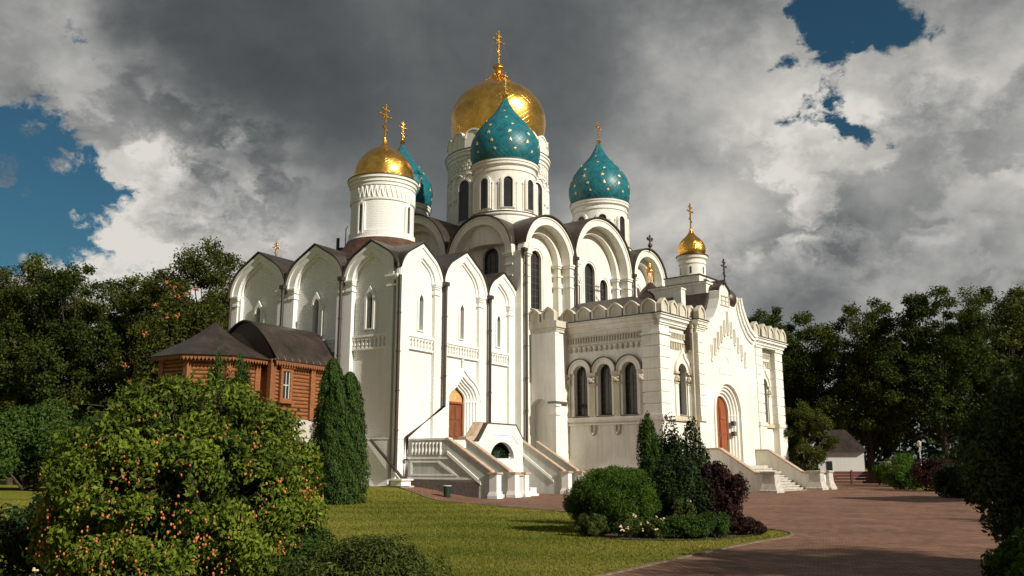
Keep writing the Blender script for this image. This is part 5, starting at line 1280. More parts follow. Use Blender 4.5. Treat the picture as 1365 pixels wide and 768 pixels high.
# scalloped eaves board
m = MB(); k = 0.1
while k < NW + 0.0:
    m.plate(FLs, [(k, ze - 0.02), (k, ze - 0.22), (k + 0.08, ze - 0.36), (k + 0.16, ze - 0.22), (k + 0.16, ze - 0.02)], 0.40, 0.44); k += 0.18
m.fbox(FLs, 0.05, NW + 0.1, 0.36, 0.45, ze - 0.08, ze + 0.02)
for q in range(8):
    a, b = Vector(op[q]), Vector(op[(q + 1) % 8]); mid = (a + b) / 2; cen = Vector(oc)
    sc = (orad + 0.62) / orad; a2 = cen + (a - cen) * sc; b2 = cen + (b - cen) * sc; d = (b2 - a2); Ld = d.length; d.normalize()
    t = 0.0
    while t < Ld - 0.16:
        p = a2 + d * t; p1 = a2 + d * (t + 0.08); p2 = a2 + d * (t + 0.16)
        m.add([(p.x, p.y, ze - 0.1), (p.x, p.y, ze - 0.26), (p1.x, p1.y, ze - 0.4), (p2.x, p2.y, ze - 0.26), (p2.x, p2.y, ze - 0.1)], [(0, 1, 2, 3, 4)]); t += 0.18
m.build('eaves_board', M_TRIMW, logh)
m = MB(); m.lathe([(0.03, 0.0), (0.03, 0.5)], (-2.0, 9.8, 0), 6) if False else None
m.tube([(-0.7, 8.9, 8.6), (-0.7, 8.9, 9.6)], 0.03, 6); m.box((-0.95, 8.87, 9.25), (-0.45, 8.93, 9.31)); m.build('small_cross', M_GOLD, logh)

# ================================================================== street furniture and far things
binx, biny = -3.25, 44.3
lb = thing('litter_bin', 'small dark green round litter bin on the paving edge before the white staircase', 'litter bin', (binx, biny, ground_z(binx, biny)))
m = MB(); m.lathe([(0.17, 0.0), (0.18, 0.05), (0.165, 0.06), (0.20, 0.50), (0.22, 0.52), (0.22, 0.55), (0.18, 0.55), (0.17, 0.2)], (0, 0, 0), 24); m.build('body', M_BIN, lb, smooth=True, ang=40)
m = MB(); m.lathe([(0.23, 0.55), (0.23, 0.58), (0.16, 0.59), (0.16, 0.55)], (0, 0, 0), 24); m.build('rim', M_LIGHTM, lb, smooth=True, ang=40)

hs = thing('small_house', 'low white house with brown hipped roof, under the trees right of the porch hall', 'house', (31.0, 83, 0), R(-18))
hs.scale = (0.60, 0.8, 0.98)
m = MB(); m.box((-3.4, -3, -0.2), (3.2, 3, 3.0)); m.build('wall', M_OLD, hs)
m = MB(); m.add([(-3.9, -3.5, 2.95), (3.7, -3.5, 2.95), (3.7, 3.5, 2.95), (-3.9, 3.5, 2.95), (-1.2, 0, 5.0), (1.0, 0, 5.0)], [(0, 1, 5, 4), (1, 2, 5), (2, 3, 4, 5), (3, 0, 4), (0, 3, 2, 1)]); m.build('roof', M_ROOF, hs, seam=0)
m = MB(); m.box((-2.2, -3.06, 1.0), (-1.4, -2.98, 2.0)); m.build('window', M_GLASS, hs)
m = MB(); m.box((3.18, -1.2, 0.0), (3.26, -0.2, 2.2)); m.build('door', M_TRIMW, hs)
lp = thing('street_lamp', 'slim pale lamp post standing beside the two round shrubs on the far lawn', 'street lamp', (28.1, 60.5, 0))
m = MB(); m.tube([(0, 0, -0.1), (0, 0, 1.2), (0, 0, 2.9)], [0.06, 0.045, 0.035], 10); m.lathe([(0.1, -0.05), (0.1, 0.15), (0.06, 0.3)], (0, 0, 0), 12); m.build('post', M_LIGHTM, lp, smooth=True)
m = MB(); m.lathe([(0.05, 2.88), (0.12, 2.95), (0.13, 3.1), (0.13, 3.22), (0.04, 3.3)], (0, 0, 0), 14); m.build('lamp_head', M_STONE, lp, smooth=True)
fn = thing('red_fence', 'low dark red board fence on the far lawn, behind the porch steps', 'fence', (29.5, 74, 0), R(-6))
m = MB()
for k in range(4): m.box((-3.2, -0.03, 0.12 + 0.25 * k), (3.4, 0.03, 0.355 + 0.25 * k))
m.build('boards', M_RED, fn)
for x in (-3.2, -1.0, 1.2, 3.4): m = MB(); m.box((x - 0.07, -0.08, -0.1), (x + 0.07, 0.08, 1.2)); m.build('post', M_RED, fn)
pd = thing('stone_pedestal', 'weathered stone pedestal with flat cap at the end of the red fence', 'pedestal', (31.2, 73, 0))
m = MB(); m.box((-0.45, -0.45, -0.1), (0.45, 0.45, 0.2)); m.box((-0.32, -0.32, 0.2), (0.32, 0.32, 1.5)); m.lathe([(0.46, 1.5), (0.75, 1.75), (0.8, 1.95)], (0, 0, 0), 4, PI / 4, PI / 4 + 2 * PI); m.build('shaft', M_STONE, pd)
sh = thing('wooden_shelter', 'corner of a dark brown pitched shelter roof at the right edge, above the shrub', 'shelter', (27.2, 38, 0), R(20))
m = MB(); m.add([(-3, -3, 5.4), (3, -3, 5.4), (3, 3, 5.4), (-3, 3, 5.4), (0, 0, 7.6)], [(0, 1, 4), (1, 2, 4), (2, 3, 4), (3, 0, 4), (0, 3, 2, 1)]); m.build('roof', M_COPPER, sh)
for x in (-2.5, 2.5):
    for y in (-2.5, 2.5): m = MB(); m.box((x - 0.12, y - 0.12, -0.1), (x + 0.12, y + 0.12, 5.4)); m.build('post', M_STEM, sh)

# ================================================================== vegetation
def leaf_mesh(name, centers, normals, length, width, rng, mat, droop=0.2, tone=None, orient=0.6):
    """one diamond-shaped bent leaf per centre"""
    n = len(centers); rv = rng.normal(size=(n, 3)); nrm = normals * orient + rv * (1 - orient)
    nrm /= np.linalg.norm(nrm, axis=1)[:, None] + 1e-9
    t = rng.normal(size=(n, 3)); t -= (t * nrm).sum(1)[:, None] * nrm; t[:, 2] -= droop; t /= np.linalg.norm(t, axis=1)[:, None] + 1e-9
    b = np.cross(nrm, t); sc = rng.uniform(0.65, 1.3, n)[:, None]; L_ = length * sc; W_ = width * sc
    v = np.empty((n, 4, 3)); v[:, 0] = centers - t * L_ * 0.5; v[:, 1] = centers + b * W_ * 0.5 + nrm * W_ * 0.15; v[:, 2] = centers + t * L_ * 0.5 - nrm * L_ * 0.12; v[:, 3] = centers - b * W_ * 0.5 + nrm * W_ * 0.15
    me = bpy.data.meshes.new(name); me.vertices.add(n * 4); me.vertices.foreach_set('co', v.reshape(-1).astype('f'))
    me.loops.add(n * 4); me.loops.foreach_set('vertex_index', np.arange(n * 4, dtype='i')); me.polygons.add(n); me.polygons.foreach_set('loop_start', np.arange(0, n * 4, 4, dtype='i')); me.polygons.foreach_set('loop_total', np.full(n, 4, dtype='i'))
    me.update(); me.validate()
    a = me.attributes.new('leaf_tone', 'FLOAT', 'POINT')
    if tone is None: tone = rng.beta(1.6, 2.2, n)
    a.data.foreach_set('value', np.repeat(np.clip(tone, 0, 1), 4).astype('f'))
    me.materials.append(mat); return me
def unit(rng, n):
    v = rng.normal(size=(n, 3)); return v / np.linalg.norm(v, axis=1)[:, None]
def clump_points(rng, clumps, per, shell=0.55):
    C = []; N = []; T = []
    for (c, r, tn) in clumps:
        d = unit(rng, per); rad = shell + (1 - shell) * rng.random(per) ** 0.6
        p = np.array(c) + d * rad[:, None] * np.array(r); C.append(p); N.append(d); T.append(np.clip(rng.normal(tn, 0.17, per), 0, 1))
    return np.concatenate(C), np.concatenate(N), np.concatenate(T)
def mesh_obj(name, me, parent): o = bpy.data.objects.new(name, me); COL.objects.link(o); o.parent = parent; return o
def copy_thing(src, loc, rotz=0.0, scale=1.0, label=None):
    r = src.copy(); COL.objects.link(r); r.location = loc; r.rotation_euler = (0, 0, rotz); r.scale = (scale,) * 3 if isinstance(scale, (int, float)) else scale
    for ch in src.children:
        c = ch.copy(); COL.objects.link(c); c.parent = r
    if label: r['label'] = label
    return r
def make_tree(name, label, cat, loc, H, W, rng, mat, nclump=210, per=230, leaf=(0.27, 0.14), base=0.16, group=None, trunk_r=0.32, conic=False):
    t = thing(name, label, cat, loc, 0, group)
    cl = []; zc = H * (0.5 + base / 2); hz = H * (1 - base) / 2
    m = MB(); top = H * 0.8
    bend = rng.uniform(-0.4, 0.4, 2)
    m.tube([(0, 0, -0.3), (bend[0] * 0.2, bend[1] * 0.2, H * 0.2), (bend[0], bend[1], H * 0.5), (bend[0] * 1.2, bend[1], top)], [trunk_r * 1.25, trunk_r, trunk_r * 0.6, 0.04], 10)
    for i in range(nclump):
        d = unit(rng, 1)[0]; k = rng.random() ** 0.38
        h = d[2] * k
        wv = W / 2 * (1.0 if not conic else max(0.12, (1 - (h + 1) / 2) * 1.35))
        # lobed outline
        lob = 1 + 0.20 * math.sin(3 * math.atan2(d[1], d[0]) + 5 * h + loc[0]) + 0.13 * math.sin(7 * h + loc[1]); k *= rng.uniform(0.9, 1.16)
        c = (d[0] * k * wv * lob, d[1] * k * wv * lob, zc + h * hz)
        r = rng.uniform(0.045, 0.11) * H * 0.62
        cl.append((c, (r, r, r * 0.72), rng.uniform(0.25, 0.75)))
        if i % 6 == 0:
            z0 = max(H * 0.18, c[2] * 0.55); m.tube([(bend[0] * z0 / H, bend[1] * z0 / H, z0), ((c[0]) * 0.55, c[1] * 0.55, (z0 + c[2]) / 2 + 0.2), (c[0] * 0.95, c[1] * 0.95, c[2])], [trunk_r * 0.34, trunk_r * 0.2, 0.03], 5, False)
    m.build('trunk', M_TRUNK, t, smooth=True)
    C, N, T = clump_points(rng, cl, per, 0.12)
    C = C + rng.normal(size=C.shape) * 0.12
    N = N * 0.6 + np.array([0, 0, 0.5])
    mesh_obj('crown', leaf_mesh('crown', C, N, leaf[0], leaf[1], rng, mat, 0.25, T, 0.55), t)
    return t
g = np.random.default_rng(5)
GR = 'tall trees behind the church'
trA = make_tree('broadleaf_tree', 'tall dark tree nearest the right end of the porch hall', 'tree', (31, 97, 0), 19.6, 11.5, g, LF_TREE, group=GR)
trB = make_tree('broadleaf_tree', 'tall spreading dark tree behind the small white house', 'tree', (37.5, 92, 0), 19.2, 12.5, g, LF_TREE2, group=GR)
trC = make_tree('broadleaf_tree', 'tallest olive green tree at the far left edge of the wood', 'tree', (-42, 74, 0), 19.6, 11.0, g, LF_TREE2, group=GR, nclump=230)
right = [(trA, (43.5, 88, 0), 40, 1.02, 'broad tree with a straight trunk, second from the right in the far row'), (trB, (51.5, 90, 0), 100, 1.08, 'tall tree at the right edge, rising above the shelter roof'),
         (trC, (58, 96, 0), 10, 1.05, 'tree partly cut by the right frame edge behind the shelter'), (trA, (25, 104, 0), 200, 0.98, 'tree half hidden by the right end of the porch hall'), (trC, (34, 110, 0), 90, 0.98, 'tree in the second row behind the small house'),
         (trB, (46, 108, 0), 250, 1.0, 'tree deep in the second row on the right'), (trA, (62, 112, 0), 300, 1.1, 'far right tree deep in the wood')]
for s, l, rz, sc, lab in right: copy_thing(s, l, R(rz), sc, lab)
left = [(trA, (-36.5, 72, 0), 70, 0.95, 'second dark tree from the left edge of the wood'), (trB, (-31, 73, 0), 20, 0.94, 'rounded dark tree third from the left edge'), (trC, (-24.6, 70, 0), 120, 1.0, 'tall pointed tree close to the white church gable'),
        (trA, (-19.5, 75, 0), 10, 0.92, 'tree peeping over the leftmost white gable'), (trB, (-50, 74, 0), 200, 1.0, 'tree cut by the left frame edge'), (trC, (-38, 90, 0), 30, 1.05, 'tree of the second row on the left'), (trB, (-28, 88, 0), 150, 1.08, 'second-row tree behind the log chapel'),
        (trA, (-56, 90, 0), 250, 1.1, 'back tree beyond the left frame edge'), (trA, (-13, 100, 0), 250, 0.9, 'tree hidden behind the white church')]
for s, l, rz, sc, lab in left: copy_thing(s, l, R(rz), sc, lab)
# far wood closing the horizon
far_cl = []
for k in range(150):
    a = -75 + 150 * k / 149 + g.uniform(-0.4, 0.4); d = g.uniform(135, 165); far_cl.append(((d * math.sin(R(a)), d * math.cos(R(a)), g.uniform(3, 7.5)), (6.0, 6.0, 6.5), g.uniform(0.1, 0.5)))
C, N, T = clump_points(g, far_cl, 420, 0.5)
fw = bpy.data.objects.new('far_wood', leaf_mesh('far_wood', C, N, 0.9, 0.6, g, LF_DARK, 0.2, T, 0.5)); COL.objects.link(fw); tag(fw, 'dark far wood closing the horizon behind the nearer trees', 'wood', kind='stuff')
# understorey left and right
def bush(name, label, cat, loc, rx, ry, rz, n, leaf, mat, rng, nc=26, group=None, orient=0.55, stems=True, shell=0.5, top=1.0, droop=0.2, lump=0.28, kr=(0.55, 0.86)):
    t = thing(name, label, cat, loc, 0, group); cl = []
    for i in range(nc):
        d = unit(rng, 1)[0]; d[2] = d[2] if d[2] > -0.8 else abs(d[2]); k = rng.uniform(*kr)
        r = lump * rng.uniform(0.7, 1.25)
        cl.append(((d[0] * rx * k, d[1] * ry * k, rz * (0.42 + d[2] * k * 0.50)), (rx * r, ry * r, rz * r * 0.8), rng.uniform(0.3, 0.7)))
    for i in range(max(3, nc // 6)):          # inner leaf clumps close the crown; inside shade put in their darker tone
        d = unit(rng, 1)[0] * rng.uniform(0.05, 0.5); cl.append(((d[0] * rx, d[1] * ry, rz * (0.45 + d[2] * 0.5)), (rx * 0.42, ry * 0.42, rz * 0.26), 0.25))
    C, N, T = clump_points(rng, cl, n // nc, shell)
    keep = C[:, 2] > 0.02; C, N, T = C[keep], N[keep], T[keep]
    N = N * 0.7 + (C - np.array([0, 0, rz * 0.4])) / np.array([rx, ry, rz]) * 0.6
    mesh_obj('foliage', leaf_mesh('foliage', C, N, leaf[0], leaf[1], rng, mat, droop, T, orient), t)
    if stems:
        m = MB()
        for i in range(min(nc, 14)):
            c = cl[i][0]; m.tube([(c[0] * 0.1, c[1] * 0.1, -0.05), (c[0] * 0.5, c[1] * 0.5, c[2] * 0.45), (c[0], c[1], c[2])], [0.018 * rz + 0.006, 0.011 * rz + 0.004, 0.004], 5, False)
        m.build('stems', M_STEM, t)
    t['_cl'] = 0; del t['_cl']
    return t, C, N
GL = 'understorey bushes at the left edge'
b1, _, _ = bush('bush', 'broad mid green bush at the left frame edge below the trees', 'bush', (-32.0, 58.5, 0), 4.2, 3.4, 5.6, 26000, (0.26, 0.12), LF_THUJA, g, group=GL)
copy_thing(b1, (-27.0, 58.0, 0), 1.3, (0.8, 0.9, 0.86), 'second bush from the left edge, lower than its neighbour')
copy_thing(b1, (-22.0, 57.0, 0), 2.1, (0.8, 0.9, 0.8), 'bush in the shade behind the big flowering shrub')
copy_thing(b1, (-38.0, 60.0, 0), 3.1, 1.05, 'bush cut by the left frame edge')
copy_thing(b1, (-17.0, 60.0, 0), 4.4, (0.7, 0.7, 0.8), 'bush beside the log chapel base')
# rowan berries high in the left wood
rb, _, _ = bush('rowan_tree', 'rowan with orange berry clusters standing before the left wood', 'tree', (-23.6, 62, 0), 4.2, 3.6, 15.5, 26000, (0.26, 0.13), LF_TREE2, g, nc=46, lump=0.24)
m = MB()
for k in range(19):
    a = g.uniform(-2.9, -0.3); z = g.uniform(6, 14.5); rr = g.uniform(2.6, 4.0)
    [m.ball((rr * math.cos(a) + g.normal() * 0.1, rr * math.sin(a) * 0.9 + g.normal() * 0.1, z + g.normal() * 0.09), g.uniform(0.035, 0.075), 6, 4) for _q in range(7)]
m.build('berries', M_HIP, rb)
# small round tree right of the hall
make_tree('small_tree', 'small round tree standing alone against the right end of the porch hall', 'tree', (22.6, 68, 0), 6.4, 3.9, g, LF_TREE2, nclump=90, per=260, leaf=(0.15, 0.08), base=0.22, trunk_r=0.09)
# round shrubs on the far lawn
GF = 'round shrubs on the far lawn'
bush('round_shrub', 'larger round green shrub on the far lawn beside the lamp post', 'shrub', (29.9, 68.5, 0), 2.0, 2.0, 2.75, 12000, (0.12, 0.055), LF_ROUND, g, group=GF)
bush('round_shrub', 'lower round green shrub in front of its larger neighbour on the far lawn', 'shrub', (26.9, 60.5, 0), 1.45, 1.4, 1.65, 9000, (0.11, 0.05), LF_ROUND, g, group=GF)
bush('purple_shrub', 'dark red leaved shrub on the far lawn, right of the lamp post', 'shrub', (27.6, 56.6, 0), 2.0, 1.8, 2.2, 11000, (0.13, 0.07), LF_PURPLE, g)
bush('dark_shrub', 'dark shrub at the paving edge, behind the big right foreground shrub', 'shrub', (23.4, 46.0, 0), 1.5, 1.5, 2.0, 12000, (0.14, 0.07), LF_DARK, g)
bush('hedge', 'dark green hedge under the trees below the small house', 'hedge', (24.5, 76.0, 0), 3.8, 1.1, 1.9, 11000, (0.14, 0.07), LF_DARK, g)
bush('hedge', 'dark clump of undergrowth right of the round shrubs', 'hedge', (35.5, 66.0, 0), 4.5, 2.2, 3.8, 14000, (0.2, 0.1), LF_DARK, g)
bush('hedge', 'dark undergrowth at the foot of the tall trees on the right', 'hedge', (44, 76.0, 0), 7, 3.0, 5.0, 18000, (0.26, 0.12), LF_DARK, g)

def conifer(name, label, loc, H, Rb, rng, mat=LF_THUJA, n=22000, leaf=(0.13, 0.045), tips=None, group=None):
    """upright thuja of vertical sprays"""
    t = thing(name, label, 'conifer', loc, 0, group)
    tips = tips or [(0, 0, 1.0)]
    C = []; N = []; T = []
    for (tx, ty, hs) in tips:
        k = n // len(tips); h = rng.random(k) ** 0.9; a = rng.uniform(0, 2 * PI, k)
        prof = np.where(h < 0.18, 0.82 + h, np.clip((1 - h) / 0.82, 0, 1) ** 0.42); lob = 1 + 0.10 * np.sin(5 * a + 9 * h) + 0.08 * np.sin(9 * a + 31 * h) + 0.06 * np.sin(3 * a + 57 * h)
        r = Rb * prof * lob * (0.72 + 0.28 * rng.random(k)) * (1.0 if len(tips) == 1 else 0.72)
        C.append(np.stack([tx + r * np.cos(a), ty + r * np.sin(a), 0.05 + h * H * hs], 1)); N.append(np.stack([np.cos(a), np.sin(a), 0.15 + 0 * a], 1)); T.append(np.clip(rng.normal(0.45, 0.2, k) + 0.12 * np.sin(7 * a + 13 * h), 0, 1))
    C = np.concatenate(C); N = np.concatenate(N); T = np.concatenate(T)
    mesh_obj('foliage', leaf_mesh('foliage', C, N, leaf[0], leaf[1], rng, mat, -1.6, T, 0.62), t)
    m = MB()
    for (tx, ty, hs) in tips: m.tube([(tx * 0.3, ty * 0.3, -0.1), (tx, ty, H * hs * 0.5), (tx, ty, H * hs * 0.97)], [0.09, 0.05, 0.01], 6)
    m.build('trunk', M_TRUNK, t)
    # solid dark inner mass of twigs
    m = MB()
    for (tx, ty, hs) in tips:
        q = 0.60 * (1.0 if len(tips) == 1 else 0.72); m.lathe([(Rb * q * 0.8, 0.0), (Rb * q, H * hs * 0.2), (Rb * q * 0.75, H * hs * 0.6), (0.02, H * hs * 0.92)], (tx, ty, 0), 12)
    m.build('inner_twigs', M_STEM, t)
    return t
conifer('thuja', 'tall dense green thuja with two tips, in front of the shaded church wall', (-7.7, 38.9, 0), 6.35, 1.36, g, n=66000, tips=[(-0.40, 0.1, 1.0), (0.0, -0.35, 0.84), (0.42, -0.1, 0.90)], leaf=(0.13, 0.045))
bush('young_thuja', 'small pointed thuja before the log chapel, right one of the pair', 'conifer', (-9.75, 31.0, 0), 0.72, 0.72, 5.9, 22000, (0.09, 0.035), LF_THUJA, g, group='young thujas before the log chapel', nc=70, lump=0.2, droop=-1.0)
bush('young_thuja', 'small pointed thuja before the log chapel, left one of the pair', 'conifer', (-10.75, 31.5, 0), 0.62, 0.62, 6.1, 22000, (0.09, 0.035), LF_THUJA, g, group='young thujas before the log chapel', nc=70, lump=0.2, droop=-1.0)
# flower bed group
bush('boxwood_shrub', 'big dome shaped bright green shrub at the left of the flower bed', 'shrub', (2.75, 23.2, 0), 1.46, 1.25, 1.80, 80000, (0.060, 0.020), LF_ROUND, g, nc=260, lump=0.15, droop=-0.6, kr=(0.74, 0.86))
bush('upright_conifer', 'narrow dark upright conifer rising from the flower bed', 'conifer', (3.85, 24.4, 0), 0.46, 0.46, 3.2, 20000, (0.085, 0.032), LF_THUJA, g, nc=60, lump=0.22, droop=-1.0)
bush('tall_shrub', 'tall loose dark green shrub in the middle of the flower bed', 'shrub', (4.6, 24.4, 0), 0.86, 0.75, 3.0, 24000, (0.085, 0.045), LF_DARK, g, nc=60, lump=0.26, kr=(0.35, 0.9))
bush('dark_shrub', 'dense dark shrub between the dome shaped bush and the purple one', 'shrub', (4.35, 23.2, 0), 1.0, 0.9, 1.9, 22000, (0.075, 0.04), LF_DARK, g, nc=36)
bush('purple_shrub', 'dark purple leaved shrub at the right end of the flower bed', 'shrub', (5.35, 23.3, 0), 0.90, 0.80, 1.95, 20000, (0.085, 0.04), LF_PURPLE, g, nc=70, lump=0.22, kr=(0.35, 0.9))
bush('low_shrub', 'small grey green cushion shrub on the lawn at the left of the flower bed', 'shrub', (1.95, 21.9, 0), 0.42, 0.40, 0.55, 7000, (0.06, 0.018), LF_GREY, g, droop=-0.5)
bush('low_shrub', 'low round dark green cushion in front of the purple shrub', 'shrub', (4.85, 21.5, 0), 0.55, 0.45, 0.62, 9000, (0.05, 0.022), LF_THUJA, g)
bush('low_shrub', 'low reddish cushion at the right tip of the flower bed', 'shrub', (5.8, 22.3, 0), 0.5, 0.45, 0.45, 8000, (0.06, 0.028), LF_PURPLE, g)
bush('low_shrub', 'low green cushion in the front middle of the flower bed', 'shrub', (4.05, 21.1, 0), 0.62, 0.45, 0.58, 9000, (0.055, 0.025), LF_THUJA, g)
def flowers(label, loc, spread, n, mat, rng, h=0.5, r=0.035, name='flowering_plant', leafm=LF_GREY):
    t, C, N = bush(name, label, 'flowers', loc, spread, spread * 0.8, h, 5000, (0.05, 0.02), leafm, rng, nc=14)
    m = MB(); idx = rng.choice(len(C), n, replace=False)
    for i in idx:
        p = C[i] + N[i] / (np.linalg.norm(N[i]) + 1e-6) * 0.04
        for q in range(4):
            e = rng.normal(size=3) * r * 0.7; m.ball(tuple(p + e), r * rng.uniform(0.5, 0.9), 6, 4, 0.6)
    m.build('blossoms', mat, t); return t
flowers('cream and yellow flowers before the dome shaped shrub', (2.85, 21.35, 0), 0.45, 13, M_CREAMF, g, 0.55)
flowers('pink flowers between the dark shrubs of the bed', (4.25, 22.15, 0), 0.35, 11, M_BLOOM, g, 0.95)
flowers('small pale flowers at the foot of the middle of the bed', (3.45, 21.2, 0), 0.4, 8, M_CREAMF, g, 0.5)

# big foreground shrub with orange hips
bx = (-3.84, 10.4)
big = thing('hip_bearing_shrub', 'huge round green shrub covered with orange hips, left foreground', 'shrub', (bx[0], bx[1], 0))
g2 = np.random.default_rng(21); cl = []
RX, RY, RZ = 1.60, 1.45, 2.72
for i in range(330):
    d = unit(g2, 1)[0]; k = g2.uniform(0.78, 0.95) if i % 4 else g2.uniform(0.5, 0.8)
    r = g2.uniform(0.13, 0.26)
    cl.append(((d[0] * RX * k, d[1] * RY * k, 1.25 + d[2] * k * 1.50), (r, r, r * 0.8), g2.uniform(0.25, 0.75)))
for i in range(110):
    d = unit(g2, 1)[0]; k = g2.uniform(0.1, 0.74); cl.append(((d[0] * RX * k, d[1] * RY * k, 1.25 + d[2] * k * 1.5), (0.36, 0.36, 0.32), 0.3))  # inner leaves fill the holes, toned darker to paint the shade inside
C, N, T = clump_points(g2, cl, 480, 0.1)
C = C + g2.normal(size=C.shape) * 0.035
keep = C[:, 2] > 0.03; C, N, T = C[keep], N[keep], T[keep]
out = (C - np.array([0, 0, 1.1])) / np.array([RX, RY, 1.4]); N = N * 0.4 + out * 0.8 + np.array([0, 0, 0.35])
mesh_obj('foliage', leaf_mesh('foliage', C, N, 0.068, 0.032, g2, LF_BUSH, 0.5, T, 0.5), big)
# long arching shoots that break the outline
sm = MB(); LC = []; LN = []
for k in range(210):
    a = g2.uniform(0, 2 * PI); el = g2.uniform(0.05, 1.45); d = np.array([math.cos(a) * math.cos(el), math.sin(a) * math.cos(el), math.sin(el)])
    p0 = np.array([d[0] * RX * 0.7, d[1] * RY * 0.7, 1.25 + d[2] * 1.08]); L_ = g2.uniform(0.28, 0.58); out_ = d * L_
    p1 = p0 + out_ * 0.6 + np.array([0, 0, 0.10]); p2 = p0 + out_ + np.array([g2.normal() * 0.06, g2.normal() * 0.06, 0.02 - L_ * 0.12])
    sm.tube([tuple(p0), tuple(p1), tuple(p2)], [0.009, 0.006, 0.003], 4, False)
    for q in np.linspace(0.2, 1.0, 16):
        pt = p0 * (1 - q) ** 2 + 2 * p1 * q * (1 - q) + p2 * q * q; LC.append(pt + g2.normal(size=3) * 0.025); LN.append(np.array([0, 0, 1.0]) + g2.normal(size=3) * 0.5)
for k in range(40):
    c = cl[k][0]; sm.tube([(c[0] * 0.08, c[1] * 0.08, -0.05), (c[0] * 0.45, c[1] * 0.45, c[2] * 0.5), c], [0.03, 0.016, 0.006], 5, False)
sm.build('stems', M_STEM, big)
mesh_obj('shoot_leaves', leaf_mesh('shoot_leaves', np.array(LC), np.array(LN), 0.08, 0.034, g2, LF_BUSH, 0.3, None, 0.6), big)
m = MB(); cnt = 0
clus = [(g2.uniform(-PI, 0.25), min(g2.uniform(-0.85, 0.75), g2.uniform(-0.85, 1.0))) for _ in range(330)]
for a, el in clus:
    d = np.array([math.cos(a) * math.cos(el), math.sin(a) * math.cos(el), math.sin(el)]); p = np.array([d[0] * RX, d[1] * RY, 1.25 + d[2] * 1.50]) * np.array([0.98, 0.98, 1.0])
    if p[2] < 0.05: continue
    for q in range(g2.integers(1, 6)):
        e = g2.normal(size=3) * np.array([0.05, 0.05, 0.045]); m.ball(tuple(p + e - d * 0.05), g2.uniform(0.007, 0.0145), 7, 5, 1.3)
m.build('hips', M_HIP, big, smooth=True)['kind'] = 'stuff'

# other foreground planting
bush('dark_foreground_shrub', 'dark shrub low in the left corner behind the hip bearing shrub', 'shrub', (-6.3, 12.8, 0), 1.2, 1.0, 1.5, 16000, (0.09, 0.04), LF_DARK, g2, nc=34)
bush('juniper', 'spreading feathery juniper in the foreground right of the big shrub', 'shrub', (-1.55, 9.6, 0), 0.95, 0.7, 0.98, 36000, (0.060, 0.014), LF_GREY, g2, nc=50, droop=-0.3, lump=0.26)
bush('juniper', 'low dark juniper tucked under the right side of the big shrub', 'shrub', (-2.35, 10.4, 0), 0.8, 0.7, 1.05, 26000, (0.060, 0.015), LF_THUJA, g2, nc=44, droop=-0.3, lump=0.26)
flowers('small plant with yellow and pink blossoms at the bottom left, below the big shrub', (-4.35, 8.2, 0), 0.55, 16, M_CREAMF, g2, 0.72, 0.022)
bush('foreground_shrub', 'very large dark shrub leaning in from the right frame edge', 'shrub', (8.75, 13.2, 0), 1.85, 1.6, 3.6, 80000, (0.095, 0.042), LF_FORE, g2, nc=150, lump=0.16, kr=(0.6, 0.98))
bush('foreground_shrub', 'low bright leafy shrub in the lower right corner', 'shrub', (6.9, 11.2, 0), 0.95, 0.8, 0.98, 20000, (0.085, 0.035), LF_ROUND, g2, nc=50, lump=0.24)
bush('foreground_shrub', 'low green shrub at the bottom right edge of the paving', 'shrub', (5.55, 10.4, 0), 0.75, 0.6, 0.42, 11000, (0.07, 0.03), LF_ROUND, g2, nc=36)
# potted shrub in the arch of the landing
pt = thing('potted_shrub', 'dark flowering shrub filling the arched opening of the landing wall', 'plant', (CL.x + UL.x * 6.5 - VL.x * 2.15, CL.y + UL.y * 6.5 - VL.y * 2.15, 2.05), ROT_L)
m = MB(); m.lathe([(0.25, 0.0), (0.35, 0.4), (0.38, 0.42), (0.3, 0.42)], (0, 0, 0), 16); m.build('pot', M_BIN, pt)
C, N, T = clump_points(g2, [((x, 0.0, z), (0.34, 0.22, 0.3), 0.2) for x in (-1.1, -0.6, -0.1, 0.4, 0.9, 1.3) for z in (0.15, 0.45, 0.75)], 420, 0.2)
mesh_obj('foliage', leaf_mesh('foliage', C, N, 0.12, 0.07, g2, LF_DARK, 0.2, T, 0.5), pt)

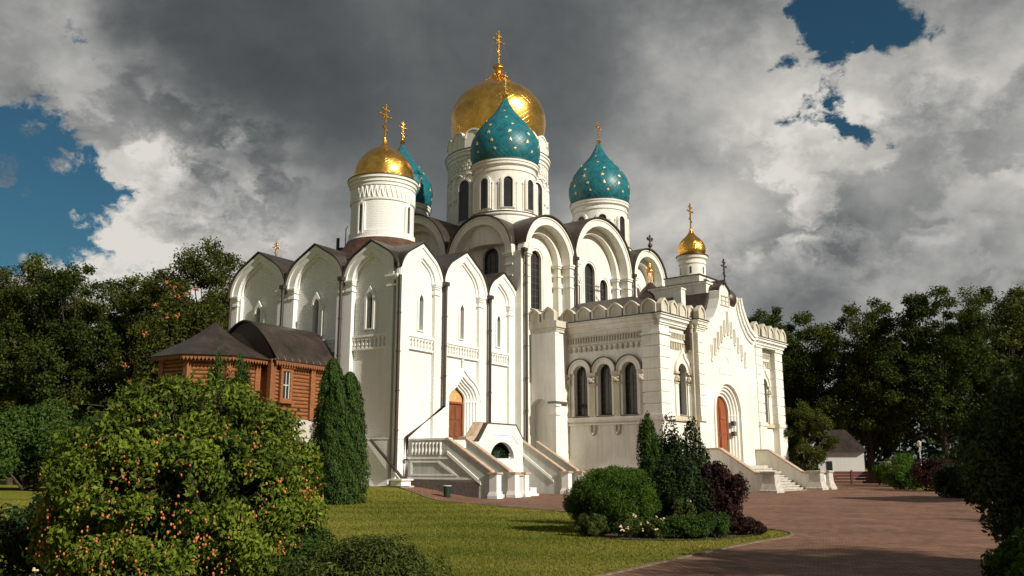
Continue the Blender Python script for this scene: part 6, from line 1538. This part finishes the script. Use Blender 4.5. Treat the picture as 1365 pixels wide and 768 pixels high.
# grass blades over the near lawn
def grass_blades():
    rng = np.random.default_rng(9); n = 340000
    y = 12.5 + 32 * rng.random(n) ** 1.6; x = rng.uniform(-0.60, 0.33, n) * y
    # keep lawn only
    P = np.array(PAV); ins = np.zeros(n, bool); j = len(P) - 1
    for i in range(len(P)):
        cond = ((P[i, 1] > y) != (P[j, 1] > y)); xi = (P[j, 0] - P[i, 0]) * (y - P[i, 1]) / (P[j, 1] - P[i, 1] + 1e-12) + P[i, 0]; ins ^= cond & (x < xi); j = i
    k = ~ins; x, y = x[k], y[k]; n = len(x); a = rng.uniform(0, 2 * PI, n); h = rng.uniform(0.012, 0.032, n) * (0.8 + y / 30); w = 0.006 * (0.6 + y / 16)
    z = np.array([ground_z(p, q) if q > 38 else 0.0 for p, q in zip(x, y)])
    v = np.empty((n, 3, 3)); v[:, 0] = np.stack([x - w * np.cos(a), y - w * np.sin(a), z], 1); v[:, 1] = np.stack([x + w * np.cos(a), y + w * np.sin(a), z], 1); v[:, 2] = np.stack([x + rng.normal(0, 0.02, n), y + rng.normal(0, 0.02, n), z + h], 1)
    me = bpy.data.meshes.new('grass'); me.vertices.add(n * 3); me.vertices.foreach_set('co', v.reshape(-1).astype('f')); me.loops.add(n * 3); me.loops.foreach_set('vertex_index', np.arange(n * 3, dtype='i'))
    me.polygons.add(n); me.polygons.foreach_set('loop_start', np.arange(0, n * 3, 3, dtype='i')); me.polygons.foreach_set('loop_total', np.full(n, 3, dtype='i')); me.update()
    tone = 0.5 + 0.22 * np.sin(x * 0.55 + 1.3 * np.sin(y * 0.21)) + 0.16 * np.sin(y * 1.7 + 0.8 * np.sin(x)) + rng.normal(0, 0.16, n)
    at = me.attributes.new('leaf_tone', 'FLOAT', 'POINT'); at.data.foreach_set('value', np.repeat(np.clip(tone, 0, 1), 3).astype('f')); me.materials.append(LF_GRASS)
    o = bpy.data.objects.new('grass', me); COL.objects.link(o); tag(o, 'short mown grass of the lawn in front of the church', 'grass', kind='stuff')
grass_blades()
# two trees standing right of the frame: they throw the long shadows over the paving
copy_thing(trB, (30.5, 14.5, 0), 1.0, 0.62, 'tree just beyond the right frame edge whose shade crosses the paving')
copy_thing(trA, (20.0, 3.2, 0), 2.0, 0.66, 'tree beside the camera, out of frame on the right')
